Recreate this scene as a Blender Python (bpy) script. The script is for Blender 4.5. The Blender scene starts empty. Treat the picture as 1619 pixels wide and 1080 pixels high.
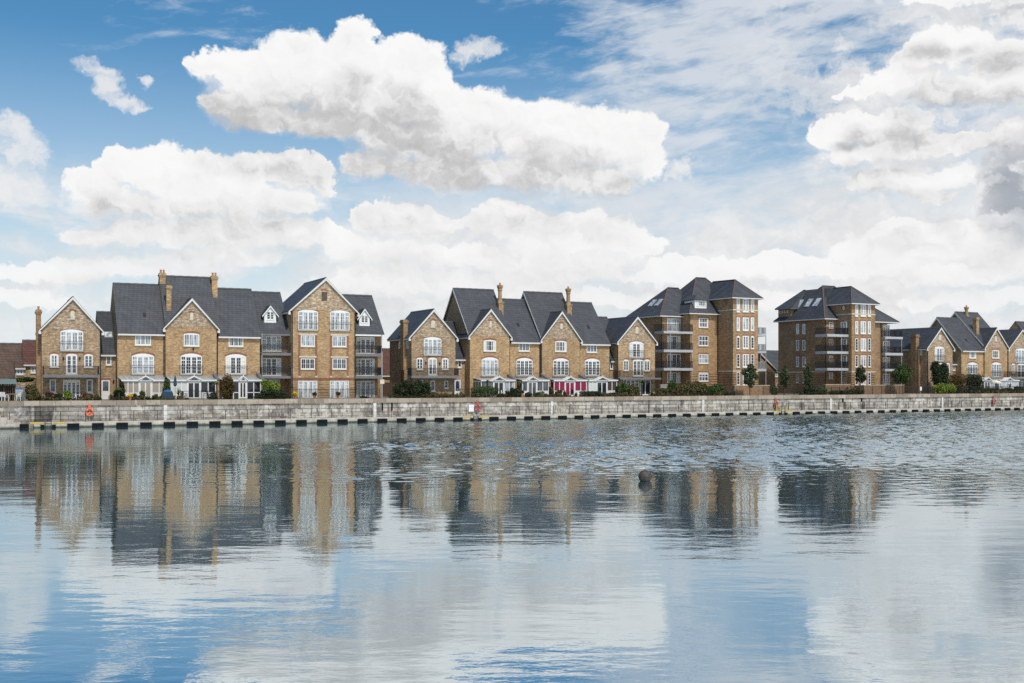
import bpy, math, random
from mathutils import Matrix, Vector
R = math.radians
SC = bpy.context.scene
COL = SC.collection
rnd = random.Random(7)

# ---------------------------------------------------------------- survey of the place
# camera 5 m above the water; the quay runs off to the right at 28 degrees and bows very slightly
FOC, YH = 1800.0, 601.4
CAMZ, QA, QX, QY, QB = 5.0, 0.4866, -50.44, 117.74, 0.000304
QT = 2.81            # level of the quay top above the water
LEDGE = 0.57         # level of the low ledge
SP = 2.479           # fender spacing

def quay(u, v=0.0, z=0.0):
    """a point u metres along the quay and v metres behind its edge"""
    b = QB*(u-80)**2
    th = QA+math.atan(2*QB*(u-80))
    x = QX+u*math.cos(QA)-b*math.sin(QA)-v*math.sin(th)
    y = QY+u*math.sin(QA)+b*math.cos(QA)+v*math.cos(th)
    return Vector((x, y, z)), th

def along(px, v=0.0):
    """distance along the quay, at offset v, of a sight line read off the survey photograph"""
    lo, hi = -200.0, 600.0
    for _ in range(60):
        m = (lo+hi)/2
        p, _t = quay(m, v)
        if 810+FOC*p.x/p.y < px: lo = m
        else: hi = m
    return lo

class Site:
    """local frame of one building: x along its front, y to the back, z up from the quay top"""
    def __init__(s, px, v=9.0, turn=0.0):
        s.u = along(px, v); s.v = v
        s.o, s.th = quay(s.u, v, QT)
        s.th += turn
        s.c, s.s = math.cos(s.th), math.sin(s.th)
        dx, dy = -s.o.x, -s.o.y
        s.cam = (dx*s.c+dy*s.s, -dx*s.s+dy*s.c, CAMZ-QT)
    def ray(s, px, py):
        dx, dz = (px-810)/FOC, (YH-py)/FOC
        return (dx*s.c+s.s, -dx*s.s+s.c, dz)
    def X(s, px, y=0.0):
        r = s.ray(px, 0); t = (y-s.cam[1])/r[1]
        return s.cam[0]+t*r[0]
    def Z(s, px, py, y=0.0):
        r = s.ray(px, py); t = (y-s.cam[1])/r[1]
        return s.cam[2]+t*r[2]
    def D(s, px, x):
        r = s.ray(px, 0); t = (x-s.cam[0])/r[0]
        return s.cam[1]+t*r[1]
    def ZX(s, px, py, x):
        r = s.ray(px, py); t = (x-s.cam[0])/r[0]
        return s.cam[2]+t*r[2]
    def rect(s, b, y=0.0):
        x0, y0, x1, y1 = b; m = (x0+x1)/2
        return s.X(x0, y), s.X(x1, y), s.Z(m, y1, y), s.Z(m, y0, y)

# ---------------------------------------------------------------- materials
MAT = {}
class NT:
    def __init__(s, tree): s.t = tree; s.n = tree.nodes; s.l = tree.links
    def add(s, typ, ins=None, **kw):
        n = s.n.new(typ)
        for k, v in kw.items(): setattr(n, k, v)
        for k, v in (ins or {}).items():
            sock = n.inputs[k]
            if isinstance(v, bpy.types.NodeSocket): s.l.new(v, sock)
            else: sock.default_value = v
        return n
    def math(s, op, a, b=0.0, c=0.0, clamp=False):
        n = s.add('ShaderNodeMath', {0: a, 1: b, 2: c}, operation=op); n.use_clamp = clamp
        return n.outputs[0]
    def mix(s, f, a, b, blend='MIX'):
        n = s.add('ShaderNodeMix', data_type='RGBA', blend_type=blend)
        for k, v in ((0, f), (6, a), (7, b)):
            if isinstance(v, bpy.types.NodeSocket): s.l.new(v, n.inputs[k])
            else: n.inputs[k].default_value = v if k == 0 else (*v[:3], 1)
        return n.outputs[2]
    def noise(s, vec, scale, detail=3, rough=.55, dim='3D'):
        return s.add('ShaderNodeTexNoise', {'Vector': vec, 'Scale': scale, 'Detail': detail, 'Roughness': rough}, noise_dimensions=dim)
    def ramp(s, fac, stops):
        n = s.add('ShaderNodeValToRGB', {0: fac}); e = n.color_ramp.elements
        while len(e) < len(stops): e.new(.5)
        for q, (p, c) in zip(e, stops): q.position = p; q.color = (*c, 1) if len(c) == 3 else c
        return n.outputs[0]
    def rng(s, v, a, b, c, d, smooth=False):
        n = s.add('ShaderNodeMapRange', {0: v, 1: a, 2: b, 3: c, 4: d})
        if smooth: n.interpolation_type = 'SMOOTHSTEP'
        return n.outputs[0]
    def scale(s, vec, v):
        return s.add('ShaderNodeVectorMath', {0: vec, 1: v}, operation='MULTIPLY').outputs[0]

def mat(name, rough=.7, spec=.3, metal=0.0):
    m = bpy.data.materials.new(name); m.use_nodes = True
    k = NT(m.node_tree)
    b = m.node_tree.nodes['Principled BSDF']
    b.inputs['Roughness'].default_value = rough
    b.inputs['Specular IOR Level'].default_value = spec
    b.inputs['Metallic'].default_value = metal
    MAT[name] = m
    return m, k, b

def plain(name, c, rough=.6, spec=.3, metal=0.0, var=.18, sc=3.0):
    """a plain finish with a little grime and unevenness"""
    m, k, b = mat(name, rough, spec, metal)
    co = k.add('ShaderNodeTexCoord').outputs['Object']
    n = k.noise(co, sc, 5, .65).outputs[0]
    lo = tuple(x*(1-var) for x in c); hi = tuple(min(1, x*(1+var)) for x in c)
    k.l.new(k.ramp(n, [(.3, lo), (.7, hi)]), b.inputs['Base Color'])
    return m

def brick(name, a, bb, mortar, pale, patch=.55, dark=(.13, .085, .052)):
    m, k, b = mat(name, .88, .2)
    co = k.add('ShaderNodeTexCoord').outputs['Object']
    sx = k.add('ShaderNodeSeparateXYZ', {0: co})
    h = k.math('ADD', sx.outputs[0], sx.outputs[1])
    v = k.add('ShaderNodeCombineXYZ', {0: h, 1: sx.outputs[2], 2: 0.0}).outputs[0]
    bt = k.add('ShaderNodeTexBrick', {'Vector': v, 'Color1': (*a, 1), 'Color2': (*bb, 1), 'Mortar': (*mortar, 1), 'Scale': 1.0,
                                      'Mortar Size': .009, 'Mortar Smooth': .3, 'Bias': -.05, 'Brick Width': .34, 'Row Height': .113})
    # single burnt and pale bricks, then broad weathering
    st = k.scale(v, (1, 2.3, 1))
    n1 = k.noise(st, 2.0, 4, .72).outputs[0]
    c = k.mix(k.rng(n1, .50, .62, 0, patch), bt.outputs[0], pale)
    n2 = k.noise(k.scale(v, (1, 2.0, 1)), 2.9, 4, .78).outputs[0]
    c = k.mix(k.rng(n2, .53, .63, 0, .7), c, dark)
    n3 = k.noise(v, .55, 3, .6).outputs[0]
    c = k.mix(1.0, c, k.ramp(n3, [(.32, (.78, .75, .72)), (.68, (1.08, 1.06, 1.02))]), 'MULTIPLY')
    n4 = k.noise(k.scale(v, (1.3, .16, 1)), 1.0, 4, .65).outputs[0]          # damp runs down the wall
    c = k.mix(k.rng(n4, .50, .70, 0, .5), c, (.20, .15, .105))
    rv = k.add('ShaderNodeObjectInfo').outputs['Random']                     # each wall was fired a little differently
    c = k.mix(1.0, c, k.ramp(rv, [(0, (.86, .85, .86)), (1, (1.06, 1.03, 1.0))]), 'MULTIPLY')
    k.l.new(c, b.inputs['Base Color'])
    bp = k.add('ShaderNodeBump', {'Height': bt.outputs[1], 'Strength': .35, 'Distance': -.01})
    k.l.new(bp.outputs[0], b.inputs['Normal'])
    return m

def slate(name, a, bb, row=.26, rough=.55):
    m, k, b = mat(name, rough, .35)
    co = k.add('ShaderNodeTexCoord').outputs['Object']
    sx = k.add('ShaderNodeSeparateXYZ', {0: co})
    h = k.math('ADD', sx.outputs[0], sx.outputs[1])
    v = k.add('ShaderNodeCombineXYZ', {0: h, 1: sx.outputs[2], 2: 0.0}).outputs[0]
    bt = k.add('ShaderNodeTexBrick', {'Vector': v, 'Color1': (*a, 1), 'Color2': (*bb, 1), 'Mortar': (*(x*.45 for x in a), 1), 'Scale': 1.0,
                                      'Mortar Size': .02, 'Mortar Smooth': .2, 'Bias': 0.0, 'Brick Width': .5, 'Row Height': row})
    n = k.noise(v, .9, 5, .7).outputs[0]
    c = k.mix(1.0, bt.outputs[0], k.ramp(n, [(.3, (.68, .68, .70)), (.7, (1.32, 1.30, 1.26))]), 'MULTIPLY')
    n2 = k.noise(v, 2.3, 6, .8).outputs[0]
    c = k.mix(k.rng(n2, .62, .75, 0, .35), c, (.16, .15, .12))
    k.l.new(c, b.inputs['Base Color'])
    bp = k.add('ShaderNodeBump', {'Height': bt.outputs[1], 'Strength': .5, 'Distance': -.02})
    k.l.new(bp.outputs[0], b.inputs['Normal'])
    return m

brick('brick_buff', (.465, .33, .185), (.315, .21, .12), (.40, .34, .27), (.62, .53, .40), .75)
brick('brick_gold', (.50, .335, .17), (.35, .222, .112), (.42, .35, .25), (.62, .50, .34), .65)
brick('brick_pale', (.43, .325, .215), (.28, .20, .13), (.42, .37, .30), (.68, .61, .50), .95)
brick('brick_brown', (.40, .258, .142), (.275, .168, .09), (.33, .26, .18), (.50, .38, .24), .5)
brick('brick_tower', (.45, .285, .148), (.315, .19, .095), (.36, .28, .2), (.56, .43, .28), .6)
brick('brick_red', (.34, .13, .078), (.26, .095, .058), (.34, .25, .19), (.42, .24, .15), .3)
brick('brick_terrace', (.36, .225, .14), (.26, .155, .095), (.33, .26, .2), (.46, .34, .23), .45)
slate('slate', (.066, .071, .082), (.053, .057, .067))
slate('slate_dark', (.040, .044, .054), (.032, .036, .044))
slate('slate_brown', (.085, .078, .075), (.070, .064, .062))
slate('tile_brown', (.115, .076, .058), (.088, .057, .044), .32, .8)
slate('tile_red', (.125, .052, .038), (.095, .040, .030), .32, .8)
plain('ridge_red', (.13, .082, .068), .8)
plain('ridge_grey', (.075, .078, .085), .7)
plain('white_paint', (.74, .74, .725), .35, .4, var=.06)
plain('trim_white', (.62, .61, .585), .5, .3, var=.1)
plain('cream_stone', (.56, .50, .40), .8)
plain('grey_render', (.33, .31, .28), .85)
plain('lead', (.13, .14, .155), .55)
plain('black_metal', (.022, .022, .025), .45)
plain('grey_metal', (.32, .34, .36), .4, .5)
plain('brown_metal', (.055, .038, .03), .5)
plain('balcony_white', (.40, .41, .42), .5)
plain('balcony_grey', (.17, .175, .185), .6)
plain('clay', (.45, .20, .10), .8)
plain('rubber', (.006, .006, .007), .75, .15)
plain('yellow_paint', (.50, .36, .08), .6)
plain('orange_plastic', (.62, .14, .06), .45)
plain('red_plastic', (.38, .085, .075), .6)
plain('marker_white', (.60, .60, .58), .7, .2, var=.2)
plain('blind_magenta', (.25, .017, .062), .6, var=.06)
plain('blind_beige', (.36, .31, .25), .7, var=.06)
plain('blind_white', (.60, .62, .62), .7, var=.06)
plain('cloth_cream', (.70, .66, .56), .8)
plain('cloth_navy', (.02, .03, .09), .8)
plain('cloth_teal', (.03, .06, .075), .8)
plain('cloth_blue', (.03, .14, .36), .6)
plain('cloth_green', (.16, .2, .19), .8)
plain('wood_pale', (.42, .33, .22), .7)
plain('wood_dark', (.06, .04, .028), .7)
plain('timber_fence', (.08, .045, .03), .8)
plain('bark', (.10, .075, .055), .9)
plain('louvre', (.07, .05, .045), .7)
plain('yellow_petal', (.65, .48, .03), .7)
plain('polycarbonate', (.34, .36, .36), .3, .4, var=.12)

def glass(name, c, rough=.04, spec=.6):
    m, k, b = mat(name, rough, spec)
    co = k.add('ShaderNodeTexCoord').outputs['Object']
    n = k.noise(k.scale(co, (2.2, 2.2, .5)), 1.3, 2, .5).outputs[0]
    lo = tuple(x*.55 for x in c); hi = tuple(x*1.5 for x in c)
    k.l.new(k.ramp(n, [(.38, lo), (.62, hi)]), b.inputs['Base Color'])
    return m
glass('glass_dark', (.022, .026, .031))
glass('glass_mid', (.085, .10, .115))
glass('glass_net', (.30, .33, .35), .08)
glass('glass_pale', (.42, .45, .47), .08)
glass('glass_rail', (.11, .13, .145), .06)

def stone(name='quay_stone', f=1.0):
    m, k, b = mat(name, .9, .2)
    co = k.add('ShaderNodeTexCoord').outputs['Object']
    sx = k.add('ShaderNodeSeparateXYZ', {0: co})
    wob = k.noise(co, .25, 2).outputs[0]
    v = k.add('ShaderNodeCombineXYZ', {0: sx.outputs[0], 1: k.math('ADD', sx.outputs[2], k.math('MULTIPLY', wob, .1)), 2: 0.0}).outputs[0]
    bt = k.add('ShaderNodeTexBrick', {'Vector': v, 'Color1': (.56*f, .53*f, .475*f, 1), 'Color2': (.31*f, .285*f, .25*f, 1), 'Mortar': (.15*f, .135*f, .12*f, 1), 'Scale': 1.0,
                                      'Mortar Size': .03, 'Mortar Smooth': .4, 'Bias': -.05, 'Brick Width': 1.27, 'Row Height': .43}, offset=.37, squash=1.4, squash_frequency=3)
    n = k.noise(k.scale(co, (.9, .9, 1.4)), 1.0, 6, .72).outputs[0]
    c = k.mix(k.rng(n, .52, .62, 0, .85), bt.outputs[0], (.72*f, .70*f, .66*f))
    n2 = k.noise(k.scale(co, (.8, .8, .5)), 1.0, 6, .72).outputs[0]
    c = k.mix(k.rng(n2, .51, .63, 0, .85), c, (.12*f, .105*f, .10*f))
    n3 = k.noise(k.scale(co, (1.9, 1.9, .12)), 1.0, 5, .7).outputs[0]      # runs of water down the face
    c = k.mix(k.rng(n3, .53, .66, 0, .8), c, (.12*f, .105*f, .09*f))
    n5 = k.noise(k.scale(co, (.6, .6, .8)), 1.0, 4, .7).outputs[0]
    c = k.mix(k.rng(n5, .56, .70, 0, .35), c, (.28*f, .20*f, .14*f))          # rust
    n4 = k.noise(co, .16, 3, .6).outputs[0]
    c = k.mix(1.0, c, k.ramp(n4, [(.3, (.70, .70, .71)), (.7, (1.15, 1.14, 1.1))]), 'MULTIPLY')
    k.l.new(c, b.inputs['Base Color'])
    bp = k.add('ShaderNodeBump', {'Height': k.math('ADD', n, k.math('MULTIPLY', bt.outputs[1], -.6)), 'Strength': .7, 'Distance': .05})
    k.l.new(bp.outputs[0], b.inputs['Normal'])
stone(f=.92); stone('wet_stone', .38)
def coping():
    m, k, b = mat('coping_stone', .9, .2)
    co = k.add('ShaderNodeTexCoord').outputs['Object']
    sx = k.add('ShaderNodeSeparateXYZ', {0: co})
    v = k.add('ShaderNodeCombineXYZ', {0: sx.outputs[0], 1: k.math('ADD', sx.outputs[2], -2.25), 2: 0.0}).outputs[0]
    bt = k.add('ShaderNodeTexBrick', {'Vector': v, 'Color1': (.40, .345, .275, 1), 'Color2': (.24, .19, .145, 1), 'Mortar': (.12, .10, .085, 1), 'Scale': 1.0,
                                      'Mortar Size': .025, 'Mortar Smooth': .5, 'Bias': 0.0, 'Brick Width': 1.55, 'Row Height': 1.4})
    n = k.noise(co, 1.6, 6, .75).outputs[0]
    c = k.mix(k.rng(n, .52, .7, 0, .7), bt.outputs[0], (.16, .115, .085))
    n2 = k.noise(k.scale(co, (1, 1, .3)), 2.3, 5, .7).outputs[0]
    c = k.mix(k.rng(n2, .56, .7, 0, .6), c, (.55, .51, .44))
    k.l.new(c, b.inputs['Base Color'])
coping()
def ledge_mat():
    m, k, b = mat('ledge_concrete', .85, .25)
    co = k.add('ShaderNodeTexCoord').outputs['Object']
    sx = k.add('ShaderNodeSeparateXYZ', {0: co})
    n = k.noise(k.scale(co, (1, 1, .6)), 1.7, 6, .75).outputs[0]
    c = k.ramp(n, [(.3, (.30, .275, .235)), (.7, (.55, .52, .46))])
    wet = k.math('ADD', sx.outputs[2], k.math('MULTIPLY', k.noise(co, 1.1, 3).outputs[0], -.25))
    c = k.mix(k.rng(wet, .12, -.06, 0, .9), c, (.035, .038, .022))      # weed line by the water
    k.l.new(c, b.inputs['Base Color'])
ledge_mat()
def leaf(name, a, bb, c2):
    m, k, b = mat(name, .6, .25)
    co = k.add('ShaderNodeTexCoord').outputs['Object']
    g = k.add('ShaderNodeNewGeometry').outputs['Random Per Island']
    n = k.noise(co, 1.4, 3).outputs[0]
    c = k.mix(g, a, bb)
    c = k.mix(k.rng(n, .48, .66, 0, .8), c, c2)
    k.l.new(c, b.inputs['Base Color'])
    b.inputs['Transmission Weight'].default_value = 0.0
leaf('leaf_green', (.045, .075, .02), (.085, .125, .035), (.03, .05, .018))
leaf('leaf_dark', (.022, .036, .016), (.045, .065, .024), (.03, .03, .016))
leaf('leaf_lime', (.14, .20, .025), (.22, .28, .04), (.10, .15, .03))
leaf('leaf_olive', (.08, .085, .03), (.13, .12, .045), (.12, .065, .03))
leaf('leaf_bronze', (.085, .03, .025), (.12, .06, .04), (.05, .05, .03))
leaf('leaf_rust', (.10, .055, .018), (.07, .075, .025), (.14, .06, .02))
leaf('leaf_tree', (.035, .06, .022), (.07, .10, .035), (.028, .045, .02))

def ground_mat():
    m, k, b = mat('promenade', .9, .2)
    co = k.add('ShaderNodeTexCoord').outputs['Object']
    n = k.noise(co, .5, 6, .7).outputs[0]
    k.l.new(k.ramp(n, [(.3, (.13, .115, .095)), (.6, (.21, .19, .165)), (.75, (.075, .085, .04))]), b.inputs['Base Color'])
ground_mat()
# ---------------------------------------------------------------- mesh helpers
class MB:
    def __init__(s, M=None): s.v = []; s.f = []; s.M = M
    def add(s, vs, fs):
        o = len(s.v)
        if s.M is not None: vs = [tuple(s.M @ Vector(p)) for p in vs]
        s.v += [tuple(p) for p in vs]; s.f += [tuple(i+o for i in f) for f in fs]
        return s
    def box(s, x0, x1, y0, y1, z0, z1):
        return s.add([(x0, y0, z0), (x1, y0, z0), (x1, y1, z0), (x0, y1, z0), (x0, y0, z1), (x1, y0, z1), (x1, y1, z1), (x0, y1, z1)],
                     [(0, 3, 2, 1), (4, 5, 6, 7), (0, 1, 5, 4), (1, 2, 6, 5), (2, 3, 7, 6), (3, 0, 4, 7)])
    def prism(s, poly, a, b, axis='y'):
        """outline (x,z) carried along y, or (y,z) carried along x, or (x,y) carried along z"""
        n = len(poly)
        f = {'y': lambda p, t: (p[0], t, p[1]), 'x': lambda p, t: (t, p[0], p[1]), 'z': lambda p, t: (p[0], p[1], t)}[axis]
        vs = [f(p, a) for p in poly]+[f(p, b) for p in poly]
        return s.add(vs, [tuple(range(n)), tuple(range(2*n-1, n-1, -1))]+[((i+1) % n, i, n+i, n+(i+1) % n) for i in range(n)])
    def bar(s, p, q, w, h=None):
        """square bar between two points"""
        p, q = Vector(p), Vector(q); d = (q-p).normalized(); h = h or w
        up = Vector((0, 0, 1)) if abs(d.z) < .95 else Vector((0, 1, 0))
        a = d.cross(up).normalized(); c = a.cross(d)
        vs = [tuple(e+a*i*w/2+c*j*h/2) for e in (p, q) for i, j in ((-1, -1), (1, -1), (1, 1), (-1, 1))]
        return s.add(vs, [(0, 3, 2, 1), (4, 5, 6, 7), (0, 1, 5, 4), (1, 2, 6, 5), (2, 3, 7, 6), (3, 0, 4, 7)])
    def tube(s, pts, rs, n=8, cap=True):
        vs = []; fs = []
        for i, p in enumerate(pts):
            p = Vector(p)
            d = (Vector(pts[min(i+1, len(pts)-1)])-Vector(pts[max(i-1, 0)])).normalized()
            up = Vector((0, 0, 1)) if abs(d.z) < .9 else Vector((1, 0, 0))
            a = d.cross(up).normalized(); c = a.cross(d); r = rs[i] if hasattr(rs, '__len__') else rs
            vs += [tuple(p+a*math.cos(t)*r+c*math.sin(t)*r) for t in (2*math.pi*k/n for k in range(n))]
        for i in range(len(pts)-1):
            fs += [(i*n+k, i*n+(k+1) % n, (i+1)*n+(k+1) % n, (i+1)*n+k) for k in range(n)]
        if cap: fs += [tuple(range(n-1, -1, -1)), tuple(range(len(vs)-n, len(vs)))]
        return s.add(vs, fs)
    def lathe(s, prof, n=12, c=(0, 0, 0)):
        vs = [(c[0]+r*math.cos(2*math.pi*k/n), c[1]+r*math.sin(2*math.pi*k/n), c[2]+z) for r, z in prof for k in range(n)]
        fs = [(i*n+k, i*n+(k+1) % n, (i+1)*n+(k+1) % n, (i+1)*n+k) for i in range(len(prof)-1) for k in range(n)]
        fs += [tuple(range(n-1, -1, -1)), tuple(range(len(vs)-n, len(vs)))]
        return s.add(vs, fs)
    def ball(s, c, r, sz=1.0, n=16, m=10):
        return s.lathe([(max(.001, r*math.sin(math.pi*i/m)), -r*sz*math.cos(math.pi*i/m)) for i in range(m+1)], n, c)
    def torus(s, c, R_, r, ang, n=20, m=8):
        """ring standing upright, facing along the direction ang"""
        pts = [(c[0]+R_*math.cos(t)*math.cos(ang), c[1]+R_*math.cos(t)*math.sin(ang), c[2]+R_*math.sin(t)) for t in (2*math.pi*k/n for k in range(n+1))]
        return s.tube(pts, r, m, False)
    def build(s, name, material, parent=None, smooth=False):
        me = bpy.data.meshes.new(name); me.from_pydata(s.v, [], s.f)
        me.materials.append(MAT[material]); me.update()
        if smooth:
            for p in me.polygons: p.use_smooth = True
        o = bpy.data.objects.new(name, me); COL.objects.link(o)
        if parent is not None: o.parent = parent
        return o

def tag(o, label, cat, group=None):
    o['label'] = label; o['category'] = cat
    if group: o['group'] = group
    return o
def thing(name, label, cat, loc, rz=0.0, group=None):
    o = bpy.data.objects.new(name, None); COL.objects.link(o)
    o.location = loc; o.rotation_euler = (0, 0, rz); o.empty_display_size = .5
    return tag(o, label, cat, group)
def dup(root, loc, rz, label=None):
    r = root.copy(); COL.objects.link(r); r.location = loc; r.rotation_euler = (0, 0, rz)
    if label: r['label'] = label
    for ch in list(root.children):
        c = ch.copy(); COL.objects.link(c); c.parent = r
        for g in list(ch.children):
            d = g.copy(); COL.objects.link(d); d.parent = c
    return r
def side(x):
    """matrix that lays a front-facing shape onto the left flank of a building at x"""
    return Matrix(((0, 1, 0, x), (-1, 0, 0, 0), (0, 0, 1, 0), (0, 0, 0, 1)))

def arc(x0, x1, z, rise, n=9):
    w = (x1-x0)/2; rad = (w*w+rise*rise)/(2*rise); cz = z+rise-rad
    a = math.asin(min(1, w/rad))
    return [((x0+x1)/2+rad*math.sin(-a+2*a*i/n), cz+rad*math.cos(-a+2*a*i/n)) for i in range(n+1)]

# lights of each window: width share, rows of glass, vent share at the top, stile width
KINDS = {
    'f4': [(.22, 4, .2, .05), (.28, 5, 0, .10), (.28, 5, 0, .10), (.22, 4, .2, .05)],
    'f3': [(.36, 4, 0, .09), (.36, 4, 0, .09), (.28, 4, 0, .06)],
    'd2': [(.5, 4, 0, .10), (.5, 4, 0, .10)],
    'p2': [(.5, 1, 0, .07), (.5, 1, 0, .07)],
    'w3': [(.34, 2, 0, .045), (.32, 2, 0, .045), (.34, 2, 0, .045)],
    'w2': [(.5, 3, 0, .06), (.5, 3, 0, .06)],
    'w1': [(1, 2, 0, .06)],
    'c3': [(.34, 2, .5, .05), (.32, 2, .5, .05), (.34, 2, .5, .05)],
    'slit': [(1, 4, 0, .05)],
    'blank': [(1, 1, 0, .09)],
}
crnd = random.Random(21)
CURT = ('blind_white', 'cloth_cream', 'blind_beige')
def window(parent, r, kind, pane='glass_dark', y=0.0, M=None, rise=0.0, arch='brick_red', sill=True, rail=None, name='window', door=False):
    x0, x1, z0, z1 = r
    zt = z1-rise
    fb = MB(M); pb = MB(M)
    F, B = y-.05, y+.02
    t = .055
    fb.box(x0, x0+t, F, B, z0, zt).box(x1-t, x1, F, B, z0, zt).box(x0+t, x1-t, F, B, z0, z0+t+.02)
    if rise > .02: fb.prism([(x0, zt-t)]+arc(x0, x1, zt, rise)+[(x1, zt-t)], F, B)
    else: fb.box(x0+t, x1-t, F, B, zt-t, zt)
    cx = x0+t; W = x1-x0-2*t; zb, zz = z0+t+.02, zt-t
    for (share, rows, vent, st) in KINDS[kind]:
        a, b = cx, cx+W*share; cx = b
        fb.box(a, a+st, F+.008, B, zb, zz).box(b-st, b, F+.008, B, zb, zz)
        fb.box(a+st, b-st, F+.008, B, zb, zb+st*1.3).box(a+st, b-st, F+.008, B, zz-st, zz)
        ga, gb, gz0, gz1 = a+st, b-st, zb+st*1.3, zz-st
        if door:
            pz = gz0+(gz1-gz0)*.42; fb.box(ga, gb, F+.012, B, gz0, pz); gz0 = pz
        if vent:
            vz = gz1-(gz1-gz0)*vent; fb.box(ga, gb, F+.008, B, vz-.05, vz+.05)
            rows_z = [gz0+(vz-gz0)*i/rows for i in range(1, rows)] if vent < .4 else []
        else: rows_z = [gz0+(gz1-gz0)*i/rows for i in range(1, rows)]
        for q in rows_z: fb.box(ga, gb, F+.02, B, q-.016, q+.016)
        if kind in ('w3', 'f4', 'd2', 'f3') and gb-ga > .34:
            m = (ga+gb)/2; fb.box(m-.014, m+.014, F+.02, B, gz0, gz1)
        pb.box(ga-.01, gb+.01, B-.035, B-.004, gz0-.01, gz1+.01)
    w = fb.build(name, 'white_paint', parent)
    if kind in ('f4', 'w3', 'w2', 'd2', 'f3', 'c3') and pane in ('glass_dark', 'glass_mid') and crnd.random() < .6:
        cb = MB(M); a_, b_ = x0+t+.05, x1-t-.05; q = (b_-a_)*crnd.uniform(.10, .22)
        if crnd.random() < .35: cb.box(a_, b_, B-.0385, B-.0355, zz-(zz-zb)*crnd.uniform(.15, .4), zz-.03).build('blind', crnd.choice(['blind_white', 'cloth_cream', 'blind_beige']), w)
        else:
            for (u0, u1) in ((a_, a_+q), (b_-q, b_)): MB(M).box(u0, u1, B-.0385, B-.0355, zb+.03, zz-.03).build('curtain', CURT[int(crnd.random()*3)], w)
    pb.build('pane', pane, w)
    if sill: MB(M).box(x0-.08, x1+.08, y-.12, y, z0-.09, z0-.004).build('sill', 'cream_stone', w)
    if arch:
        if rise > .02:
            lo = arc(x0-.04, x1+.04, zt+.03, rise); hi = arc(x0-.14, x1+.14, zt+.18, rise+.06)
            MB(M).prism(lo+hi[::-1], y-.018, y+.03).build('brick_arch', arch, w)
        else: MB(M).box(x0-.1, x1+.1, y-.018, y+.03, z1+.01, z1+.2).build('brick_arch', arch, w)
    if rail:
        rb = MB(M); h = min(1.05, (z1-z0)*.55); n = max(4, int((x1-x0)/.13)); a, b = x0-.12, x1+.12
        if rail:
            rb.bar((a, y-.2, z0+h), (b, y-.2, z0+h), .045).bar((a, y-.2, z0+.06), (b, y-.2, z0+.06), .04)
            for i in range(n+1):
                q = a+(b-a)*i/n; rb.bar((q, y-.2, z0+.06), (q, y-.2, z0+h), .015)
            for q in (a, b): rb.bar((q, y, z0+h), (q, y-.2, z0+h), .04).bar((q, y, z0+.06), (q, y-.2, z0+.06), .04)
            rb.build('juliet_rail', 'black_metal' if rail == 'bars' and pane != 'glass_net' else 'balcony_grey', w)
        else:
            rb.box(a, b, y-.22, y-.205, z0+.05, z0+h)
            g = rb.build('juliet_rail', 'glass_rail', w)
    return w

def railing(parent, x0, x1, y0, y1, z, h=1.0, material='black_metal', ends=(True, True), gap=.12, name='railing', thick=.036):
    """balcony railing: front along y0, returns to the wall at y1"""
    b = MB()
    runs = [((x0, y0), (x1, y0))]
    if ends[0]: runs.append(((x0, y1), (x0, y0)))
    if ends[1]: runs.append(((x1, y0), (x1, y1)))
    for (p, q) in runs:
        L = math.hypot(q[0]-p[0], q[1]-p[1]); n = max(2, int(L/gap))
        b.bar((*p, z+h), (*q, z+h), .05).bar((*p, z+.1), (*q, z+.1), .04)
        for i in range(n+1):
            t = i/n; x, y = p[0]+(q[0]-p[0])*t, p[1]+(q[1]-p[1])*t
            b.bar((x, y, z+(0 if i in (0, n) else .1)), (x, y, z+h), .05 if i in (0, n) else thick)
    return b.build(name, material, parent)

def chimney(parent, x, y, z0, z1, w=.75, d=.6, pots=2, material='brick_gold', breast=None):
    b = MB().box(x-w/2, x+w/2, y-d/2, y+d/2, z0, z1-.5)
    b.box(x-w/2-.06, x+w/2+.06, y-d/2-.06, y+d/2+.06, z1-.5, z1-.36).box(x-w/2-.12, x+w/2+.12, y-d/2-.12, y+d/2+.12, z1-.36, z1-.18)
    b.box(x-w/2-.04, x+w/2+.04, y-d/2-.04, y+d/2+.04, z1-.18, z1)
    if breast: b.box(*breast)
    c = b.build('chimney', material, parent)
    for i in range(pots):
        px = x+(i-(pots-1)/2)*.34
        MB().lathe([(.13, 0), (.11, .3), (.14, .34), (.12, .42), (.09, .42)], 10, (px, y, z1)).build('chimney_pot', 'clay', c)
    return c

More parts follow.
